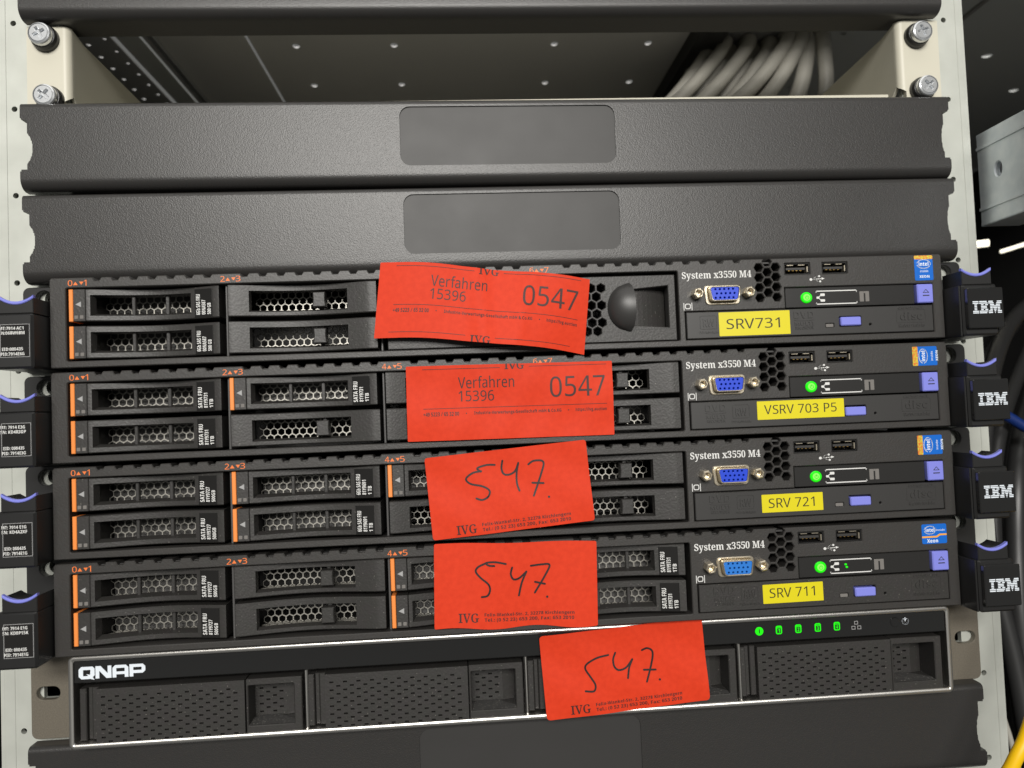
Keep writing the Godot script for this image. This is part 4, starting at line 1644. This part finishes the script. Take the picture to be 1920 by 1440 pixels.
func build_cables() -> void:
	var g := "pale cables hanging behind the open shelf"
	var tops := [164.0, 173.0, 181.0, 190.0, 199.0, 207.0, 217.0, 225.0, 231.0, 238.5]
	var lows := [133.0, 139.0, 147.0, 157.0, 168.0, 177.0, 184.0, 200.0, 220.0, 236.5]
	var zs := [-168.0, -158.0, -172.0, -156.0, -171.0, -160.0, -150.0, -148.0, -151.0, -146.0]
	for i in 10:
		var t: float = tops[i]
		var l: float = lows[i]
		var z: float = zs[i]
		cable("pale grey cable behind the open shelf, " + ["leftmost", "second from the left", "third from the left", "fourth from the left", "fifth from the left", "sixth from the left", "fourth from the right", "third from the right", "second from the right", "rightmost"][i] + " of the bundle", [Vector3(t + 5, 199, z - 60), Vector3(t + 2, 197, z - 16), Vector3(t, 190, z), Vector3(lerpf(t, l, 0.42), 172, z + 4), Vector3(l, 151, z + 6), Vector3(l - (t - l) * 0.75 - 2, 128, z + 4), Vector3(l - (t - l) * 1.4 - 4, 100, z)], [5.2, 4.8, 5.4, 5.0, 5.6, 5.0, 5.4, 5.2, 5.8, 5.2][i], "cable_white", g)
	# a second, shadowed layer of the bundle
	for i in 6:
		var t := 160.0 + i * 13.0
		cable("shadowed back-row pale cable behind the open shelf, " + ["leftmost", "second from the left", "third from the left", "third from the right", "second from the right", "rightmost"][i], [Vector3(t + 8, 199, -250), Vector3(t + 2, 192, -200), Vector3(t - 8, 172, -192), Vector3(t - 24, 150, -190), Vector3(t - 44, 122, -192), Vector3(t - 60, 98, -196)], 5.4, "cable_white", g)
	g = "black cables hanging beside the right rail"
	var hung := [[[455, 10, -230], [372, -24, -160], [306, -80, -96], [290, -160, -80], [297, -240, -70], [300, -340, -60], 5.5, "black cable hanging nearest to the right rail"], [[470, 0, -240], [395, -40, -170], [322, -100, -108], [306, -170, -96], [303, -240, -86], [296, -340, -70], 4.6, "thinner black cable just right of the one nearest the rail"], [[480, -14, -250], [420, -50, -190], [345, -110, -120], [326, -180, -104], [322, -250, -96], [328, -340, -90], 6.6, "thick black cable in the middle of the hanging bunch"], [[490, -30, -260], [440, -74, -210], [370, -130, -140], [350, -190, -122], [342, -260, -110], [338, -340, -100], 6.0, "black cable right of the middle of the hanging bunch"], [[440, -10, -240], [360, -60, -180], [318, -130, -150], [322, -200, -138], [332, -270, -128], [338, -340, -120], 6.5, "black cable furthest back in the hanging bunch"], [[500, -60, -270], [450, -110, -220], [392, -170, -160], [372, -230, -145], [362, -290, -135], [352, -340, -130], 7.5, "outermost thick black cable at the right edge of the picture"], [[420, -40, -150], [372, -64, -100], [346, -110, -72], [338, -180, -62], [318, -260, -58], [306, -340, -54], 4.2, "thin black cable slanting in front of the hanging bunch"]]
	for c in hung:
		var pts := []
		for p in c.slice(0, 6):
			pts.append(Vector3(p[0], p[1], p[2]))
		cable(c[7], pts, c[6], "cable_black", g)
	cable("blue network cable crossing the dark gap at the right edge", [Vector3(232, -26, -150), Vector3(270, -44, -122), Vector3(300, -62, -106), Vector3(316, -78.5, -102), Vector3(332, -90, -100), Vector3(360, -112, -96), Vector3(405, -190, -100), Vector3(420, -340, -130)], 3.4, "cable_blue")
	cable("bright yellow cable at the bottom right corner of the picture", [Vector3(470, -20, -230), Vector3(400, -40, -110), Vector3(310, -84, -20), Vector3(262, -150, 10), Vector3(246, -198, 18), Vector3(233, -228, 20), Vector3(225, -242, 20), Vector3(214, -268, 16), Vector3(200, -345, 6)], 3.1, "cable_yellow")
	cable("thin white cable beside the yellow cable and the zinc rail", [Vector3(248, -120, -96), Vector3(266, -205, -80), Vector3(276, -240, -62), Vector3(279.5, -258, -60), Vector3(283, -277, -58), Vector3(292, -345, -50)], 1.7, "cable_white")
	for c in [[Vector3(330, 49.0, -236), Vector3(395, 50.0, -203), 2.8, "short bright light tube glimpsed just behind the right rail"], [Vector3(395, 40.2, -190), Vector3(395, 40.6, -150), 1.4, "long bright light tube glimpsed at the right edge under the strut"]]:
		var mb := MB.new()
		tube(mb, [c[0], c[1]], c[2], 12, 2)
		var o := MeshInstance3D.new()
		o.name = numbered("tube_light")
		o.mesh = mb.mesh()
		o.material_override = mats["tube_light"]
		o.set_meta("label", c[3])
		o.set_meta("category", "light")
		add_child(o, true)


# ---------------------------------------------------------------- notes and tapes
func paper(w: float, h: float, r: float, lay: Callable) -> MB:
	var mb := MB.new()
	var us := []
	for i in 41:
		us.append(i / 40.0)
	var vs := [0.0]
	if r > 0.0:
		for k in [0.1, 0.3, 0.6, 1.0]:
			vs.append(k * r / h)
	for i in range(1, 16):
		vs.append(lerpf(r / h, 1.0 - r / h, i / 16.0))
	if r > 0.0:
		for k in [1.0, 0.6, 0.3, 0.1]:
			vs.append(1.0 - k * r / h)
	vs.append(1.0)
	var at := func(u: float, v: float, back: float) -> Vector3:
		var e := minf(v, 1.0 - v) * h
		var cut := 0.0 if e >= r else r - sqrt(maxf(0.0, r * r - (r - e) * (r - e)))
		return lay.call(Vector3(lerpf(cut, w - cut, u), -v * h, -back))
	for j in vs.size() - 1:
		for i in us.size() - 1:
			for back in [0.0, 0.18]:
				mb.quad(at.call(us[i], vs[j], back), at.call(us[i + 1], vs[j], back), at.call(us[i + 1], vs[j + 1], back), at.call(us[i], vs[j + 1], back), Z3 if back == 0.0 else -Z3)
		for u in [0.0, 1.0]:
			mb.quad(at.call(u, vs[j], 0.0), at.call(u, vs[j + 1], 0.0), at.call(u, vs[j + 1], 0.18), at.call(u, vs[j], 0.18), Vector3(u * 2 - 1, 0, 0))
	for i in us.size() - 1:
		for v in [0.0, 1.0]:
			mb.quad(at.call(us[i], v, 0.0), at.call(us[i + 1], v, 0.0), at.call(us[i + 1], v, 0.18), at.call(us[i], v, 0.18), Vector3(0, 1 - v * 2, 0))
	smooth(mb)
	return mb


func note(label: String, at: Vector3, turn: float, w: float, h: float, r: float, wave: Callable, ink: MB, pen: MB) -> void:
	var n := thing("lot_note", label, "paper note", at, "orange-red lot notes stuck on the machines")
	n.rotation_degrees.z = turn
	part("sheet", paper(w, h, r, wave), "red_paper", n)
	for m in [[ink, "printed_lettering", "red_ink"], [pen, "handwriting", "pen_ink"]]:
		if m[0].v.is_empty():
			continue
		for i in m[0].v.size():
			var p: Vector3 = m[0].v[i]
			m[0].v[i] = Vector3(clampf(p.x, 0.1, w - 0.1), clampf(p.y, -h + 0.05, -0.05), p.z + 0.12)
		m[0].mapped(wave)
		part(m[1], m[0], m[2], n)


func printed(full: bool) -> MB:
	var mb := MB.new()
	for l in [[7.8, -1.75, 45.0], [59.1, -1.45, 96.8]]:
		box_lines(mb, l[0], l[1], l[2])
	letters(mb, "IVG", "serifb", 47.2, -2.6 if not full else -3.0, 56.8, 1.3 if not full else 0.7, 0)
	letters(mb, "Verfahren", "sans", 24.7, -11.3, 51.7, -5.5, 0)
	letters(mb, "15396", "sans", 24.8, -17.5, 41.8, -12.4, 0)
	letters(mb, "0547", "sans", 69.0, -16.8, 95.8, -6.8, 0)
	box_lines(mb, 7.8, -20.6, 96.4)
	letters(mb, "+49 5223 / 65 32 00", "sansb", 7.8, -24.2, 24.8, -22.3, 0)
	letters(mb, "Industrie-Verwertungs-Gesellschaft mbH & Co.KG", "sansb", 32.0, -24.4, 74.2, -22.3, 0)
	letters(mb, "https://ivg.auction", "sansb", 81.2, -24.4, 96.2, -22.3, 0)
	for x in [28.3, 77.7]:
		cap(mb, ring(x, -23.2, 0.3, 0.3, 8), [], 0)
	if full:
		box_lines(mb, 6.5, -33.8, 43.0)
		box_lines(mb, 57.0, -34.0, 93.5)
		letters(mb, "IVG", "serifb", 45.3, -37.2, 55.0, -33.4, 0)
	return mb


func box_lines(mb: MB, x0: float, y: float, x1: float) -> void:
	var c := 24
	for i in c:
		var a := lerpf(x0, x1, float(i) / c)
		var b := lerpf(x0, x1, float(i + 1) / c)
		mb.quad(Vector3(a, y - 0.12, 0), Vector3(b, y - 0.12, 0), Vector3(b, y + 0.12, 0), Vector3(a, y + 0.12, 0), Z3)


func address(x: float, y: float) -> MB:
	var mb := MB.new()
	letters(mb, "IVG", "serifb", x, y - 4.3, x + 9.6, y, 0)
	letters(mb, "Felix-Wankel-Str. 2, 32278 Kirchlengern", "sansb", x + 12.3, y - 2.0, x + 55.2, y + 0.1, 0)
	letters(mb, "Tel.: (0 52 23) 653 200, Fax: 653 2010", "sansb", x + 12.3, y - 4.3, x + 55.0, y - 2.3, 0)
	return mb


func scrawl(strokes: Array) -> MB:
	var mb := MB.new()
	var z := 0.0
	for s in strokes:
		var pts := []
		for p in s:
			pts.append(Vector2(p[0], p[1]))
		stroke(mb, pts, 0.95 if pts.size() > 1 else 1.2, z)
		z += 0.02
	return mb


func build_notes() -> void:
	var nothing := MB.new()
	var w1 := func(p: Vector3) -> Vector3:
		var u := p.x / 101.0
		var v := -p.y / 36.6
		var lift := 5.0 * pow(sin(PI * clampf(u, 0, 1)), 2.0) * (0.35 + 0.9 * v) + 1.5 * sin(u * 9.0 + v)
		var y := p.y + 1.3 * sin(PI * u) * (1.0 + 0.5 * v) + 0.5 * sin(u * 10.0 - 0.6)
		lift += 1.3 * maxf(0.0, 1.0 - absf(u - 0.46 - 0.05 * v) / 0.07) + 0.7 * maxf(0.0, 1.0 - absf(u - 0.72 + 0.06 * v) / 0.05)
		return Vector3(p.x, y, p.z + lift + 1.2)
	note("creased orange-red printed lot note stuck crookedly across the topmost server", Vector3(-61.9, 5.2, 1.6), -6.5, 101.0, 36.6, 0.0, w1, printed(true), nothing)
	var w2 := func(p: Vector3) -> Vector3:
		return Vector3(p.x, p.y, p.z + 0.5 * sin(p.x * 0.07) + 0.35 * sin(p.y * 0.2 + p.x * 0.05) + 0.15 * sin(p.x * 0.31 - p.y * 0.2) + 0.8)
	note("flat straight orange-red printed lot note on the second server from the top", Vector3(-51.81, -45.24, 0.6), -0.37, 99.6, 35.9, 0.5, w2, printed(false), nothing)
	var w3 := func(p: Vector3) -> Vector3:
		return Vector3(p.x, p.y, p.z + 0.7 * sin(p.x * 0.06 + 0.5) + 0.45 * sin(p.y * 0.14) + 0.2 * sin(p.x * 0.2 + p.y * 0.25) + 1.0)
	note("orange-red note handwritten with a lot number, tilted upwards on the third server", Vector3(-44.46, -89.24, 0.8), 4.14, 78.0, 39.1, 1.3, w3, address(11.6, -33.6), scrawl([[[33.0, -7.0], [29.0, -6.6], [24.5, -7.6], [26.0, -9.4]], [[26.2, -9.2], [22.0, -9.6], [18.6, -12.0], [20.5, -14.6], [26.0, -16.4], [29.1, -18.8], [28.2, -21.6], [25.2, -22.8], [22.5, -21.8]], [[36.8, -5.4], [36.0, -9.0], [36.8, -11.8], [39.4, -12.4], [42.4, -11.0], [44.3, -7.3]], [[44.3, -7.3], [43.0, -12.0], [42.6, -17.0], [43.4, -20.6]], [[49.0, -8.6], [52.0, -7.2], [56.4, -8.3], [54.6, -14.0], [50.0, -23.8]], [[50.0, -17.6], [55.4, -18.4]], [[57.2, -25.2]]]))
	var w4 := func(p: Vector3) -> Vector3:
		return Vector3(p.x, p.y + (0.7 * sin(p.x * 0.16) if p.y < -38.0 else 0.25 * sin(p.x * 0.13)), p.z + 0.9 * sin(p.x * 0.11) * (-p.y / 40.0) + 0.8)
	note("orange-red handwritten lot note with a wavy lower edge on the lowest server", Vector3(-41.4, -130.1, 0.9), -1.58, 77.8, 40.1, 0.8, w4, address(11.4, -33.0), scrawl([[[34.1, -9.9], [29.0, -9.0], [24.6, -9.4], [26.0, -10.6], [28.6, -10.8]], [[24.6, -9.5], [21.0, -11.2], [19.7, -13.4], [21.9, -16.3], [25.6, -19.4], [26.4, -22.2], [25.2, -24.8], [22.4, -25.4]], [[37.1, -11.6], [36.4, -14.6], [37.6, -17.2], [40.4, -16.8], [43.9, -13.8]], [[43.9, -13.8], [41.6, -19.0], [40.2, -25.0]], [[46.0, -11.2], [51.0, -10.8], [55.0, -11.2], [52.6, -16.4], [47.8, -24.0]], [[47.9, -18.9], [52.7, -20.1]], [[53.7, -26.2]]]))
	note("orange-red handwritten lot note tilted across the storage unit, lowest of the notes", Vector3(7.29, -177.79, -4.9), 3.16, 80.7, 40.2, 1.8, w3, address(12.0, -34.4), scrawl([[[32.8, -12.7], [27.0, -13.4], [22.0, -15.6], [20.9, -18.0], [23.0, -22.0], [25.0, -26.0], [24.0, -28.8], [19.9, -28.3]], [[36.3, -12.1], [34.9, -15.2], [35.2, -18.6], [37.3, -20.4], [41.0, -19.6], [44.4, -16.2]], [[44.4, -16.2], [42.4, -20.0], [41.2, -24.7]], [[49.5, -12.4], [52.4, -11.8], [54.7, -14.0], [53.4, -20.0], [50.4, -27.6]], [[49.5, -21.9], [55.4, -22.5]], [[56.9, -27.4]]]))


func build_tapes() -> void:
	var list := [[102.3, -23.9, 36.0, 11.8, 0, "SRV731", [3.7, 30.8, 3.4, 8.4], "largest yellow name tape, reading SRV731, on the topmost server's disc drive", 0.1], [119.3, -24.1, 44.2, 9.1, 1, "VSRV 703 P5", [3.5, 40.3, 2.0, 6.5], "longest yellow name tape, reading VSRV 703 P5, on the second server", 0.0], [119.2, -25.5, 30.9, 8.8, 2, "SRV 721", [3.4, 26.6, 2.0, 6.6], "short yellow name tape reading SRV 721 on the third server", 0.1], [117.4, -24.8, 30.3, 9.2, 3, "SRV 711", [3.3, 26.1, 1.9, 6.5], "short yellow name tape reading SRV 711 on the lowest server", 0.3]]
	for l in list:
		var t := thing("name_tape", l[7], "label", Vector3(l[0], l[1] - UNIT * l[4], 0.22), "yellow name tapes on the servers")
		t.rotation_degrees.z = l[8]
		var mb := MB.new()
		ex(mb, rrect(0, -l[3], l[2], 0, 0.3), [], 0, 0.16, 0.05)
		part("tape", mb, "yellow_tape", t)
		mb = MB.new()
		letters(mb, l[5], "sans", l[6][0], -l[6][3], l[6][1], -l[6][2], 0.2)
		part("lettering", mb, "tape_ink", t)


func area_light(called: String, at: Vector3, to: Vector3, size: Vector2, energy: float) -> void:
	var lamp := AreaLight3D.new()
	lamp.name = numbered(called)
	lamp.area_size = size
	lamp.light_energy = energy
	lamp.light_color = Color(1.0, 0.987, 0.965)
	lamp.shadow_enabled = true
	add_child(lamp)
	lamp.look_at_from_position(at, to, Vector3.UP)


func _ready() -> void:
	# camera
	var cam := Camera3D.new()
	cam.name = "camera"
	cam.transform = Transform3D(Basis(Vector3(0.99731802, -0.03964777, 0.0615209), Vector3(0.03727239, 0.99853245, 0.03929008), Vector3(-0.06298838, -0.03689168, 0.99733218)), Vector3(-23.911, -68.697, 360.439) * K)
	cam.fov = 54.432
	cam.near = 0.02
	cam.far = 20.0
	var lens := CameraAttributesPhysical.new()
	lens.frustum_focal_length = 23.336
	lens.frustum_near = 0.02
	lens.frustum_far = 20.0
	lens.frustum_focus_distance = 0.366
	lens.exposure_aperture = 7.0
	cam.attributes = lens
	add_child(cam)
	# room light: pale surroundings and a ceiling fitting above and behind the camera
	var we := WorldEnvironment.new()
	var env := Environment.new()
	env.background_mode = Environment.BG_COLOR
	env.background_color = Color(0.495, 0.495, 0.485)
	env.background_energy_multiplier = 0.62
	env.tonemap_mode = Environment.TONE_MAPPER_LINEAR
	env.tonemap_exposure = 1.0
	env.sdfgi_enabled = true
	env.ssao_enabled = true
	env.ssil_enabled = true
	we.environment = env
	add_child(we)
	area_light("ceiling_and_fill_light", Vector3(-0.25, 0.92, 2.4), Vector3(0, 0, 0), Vector2(1.1, 0.4), 4.9)
	area_light("ceiling_and_fill_light", Vector3(0.3, 1.15, 5.0), Vector3(0, 0, 0), Vector2(2.4, 0.5), 11.5)  # far lamp added to give the chrome a bright reflection and soften shadows
	area_light("ceiling_and_fill_light", Vector3(0.0, 1.5, 0.7), Vector3(0, 0, 0.2), Vector2(2.0, 1.4), 0.9)  # added overhead fill that acts as a bright ceiling
	rng.seed = 7
	make_materials()
	build_rack()
	make_blanks()
	build_shelf()
	make_tray_shapes()
	make_bezel()
	var d1 := ["6Gb SAS FRU", "00NA587", "500 GB"]
	var d2 := ["SATA FRU", "81Y9731", "1TB"]
	var d3 := ["SATA FRU", "81Y9727", "500GB"]
	var d4 := ["6Gb SAS FRU", "81Y9691", "1 TB"]
	build_server(0, {"label": "topmost black rack server, half its drive bays closed by one wide cover", "dx": 0.15, "drives": [[0, false, d1], [0, true, d1]], "blanks": [[1, false], [1, true]], "filler": true, "plate": ["MT:7914 AC1", "SN:06BW6BM", "EID:000435", "PID:7914E6G"]})
	build_server(1, {"label": "second black rack server from the top, carrying the long yellow name tape", "dx": 0.1, "drives": [[0, false, d2], [0, true, d2], [1, false, d2]], "blanks": [[1, true], [2, false], [2, true], [3, false], [3, true]], "plate": ["MT: 7914 E3G", "SN: KD4R3DP", "EID: 000435", "PID: 7914E3G"]})
	build_server(2, {"label": "third black rack server from the top with five drives, behind a tilted handwritten note", "dx": 0.0, "drives": [[0, false, d3], [0, true, d3], [1, false, d4], [1, true, d4], [2, false, []]], "blanks": [[2, true], [3, false], [3, true]], "plate": ["MT: 7914 E1G", "SN: KD4A2XF", "EID: 000435", "PID: 7914E1G"]})
	build_server(3, {"label": "lowest black rack server with a paler blue screen port, above the storage unit", "dx": -0.2, "drives": [[0, false, d3], [0, true, d3], [2, false, []], [2, true, []], [3, false, d2], [3, true, d2]], "blanks": [[1, false], [1, true]], "vga": "vga_sky_blue", "busy": true, "plate": ["MT: 7914 E1G", "SN: KD0P15K", "EID: 000435", "PID: 7914E1G"]})
	build_storage()
	build_tapes()
	build_notes()
	build_cables()
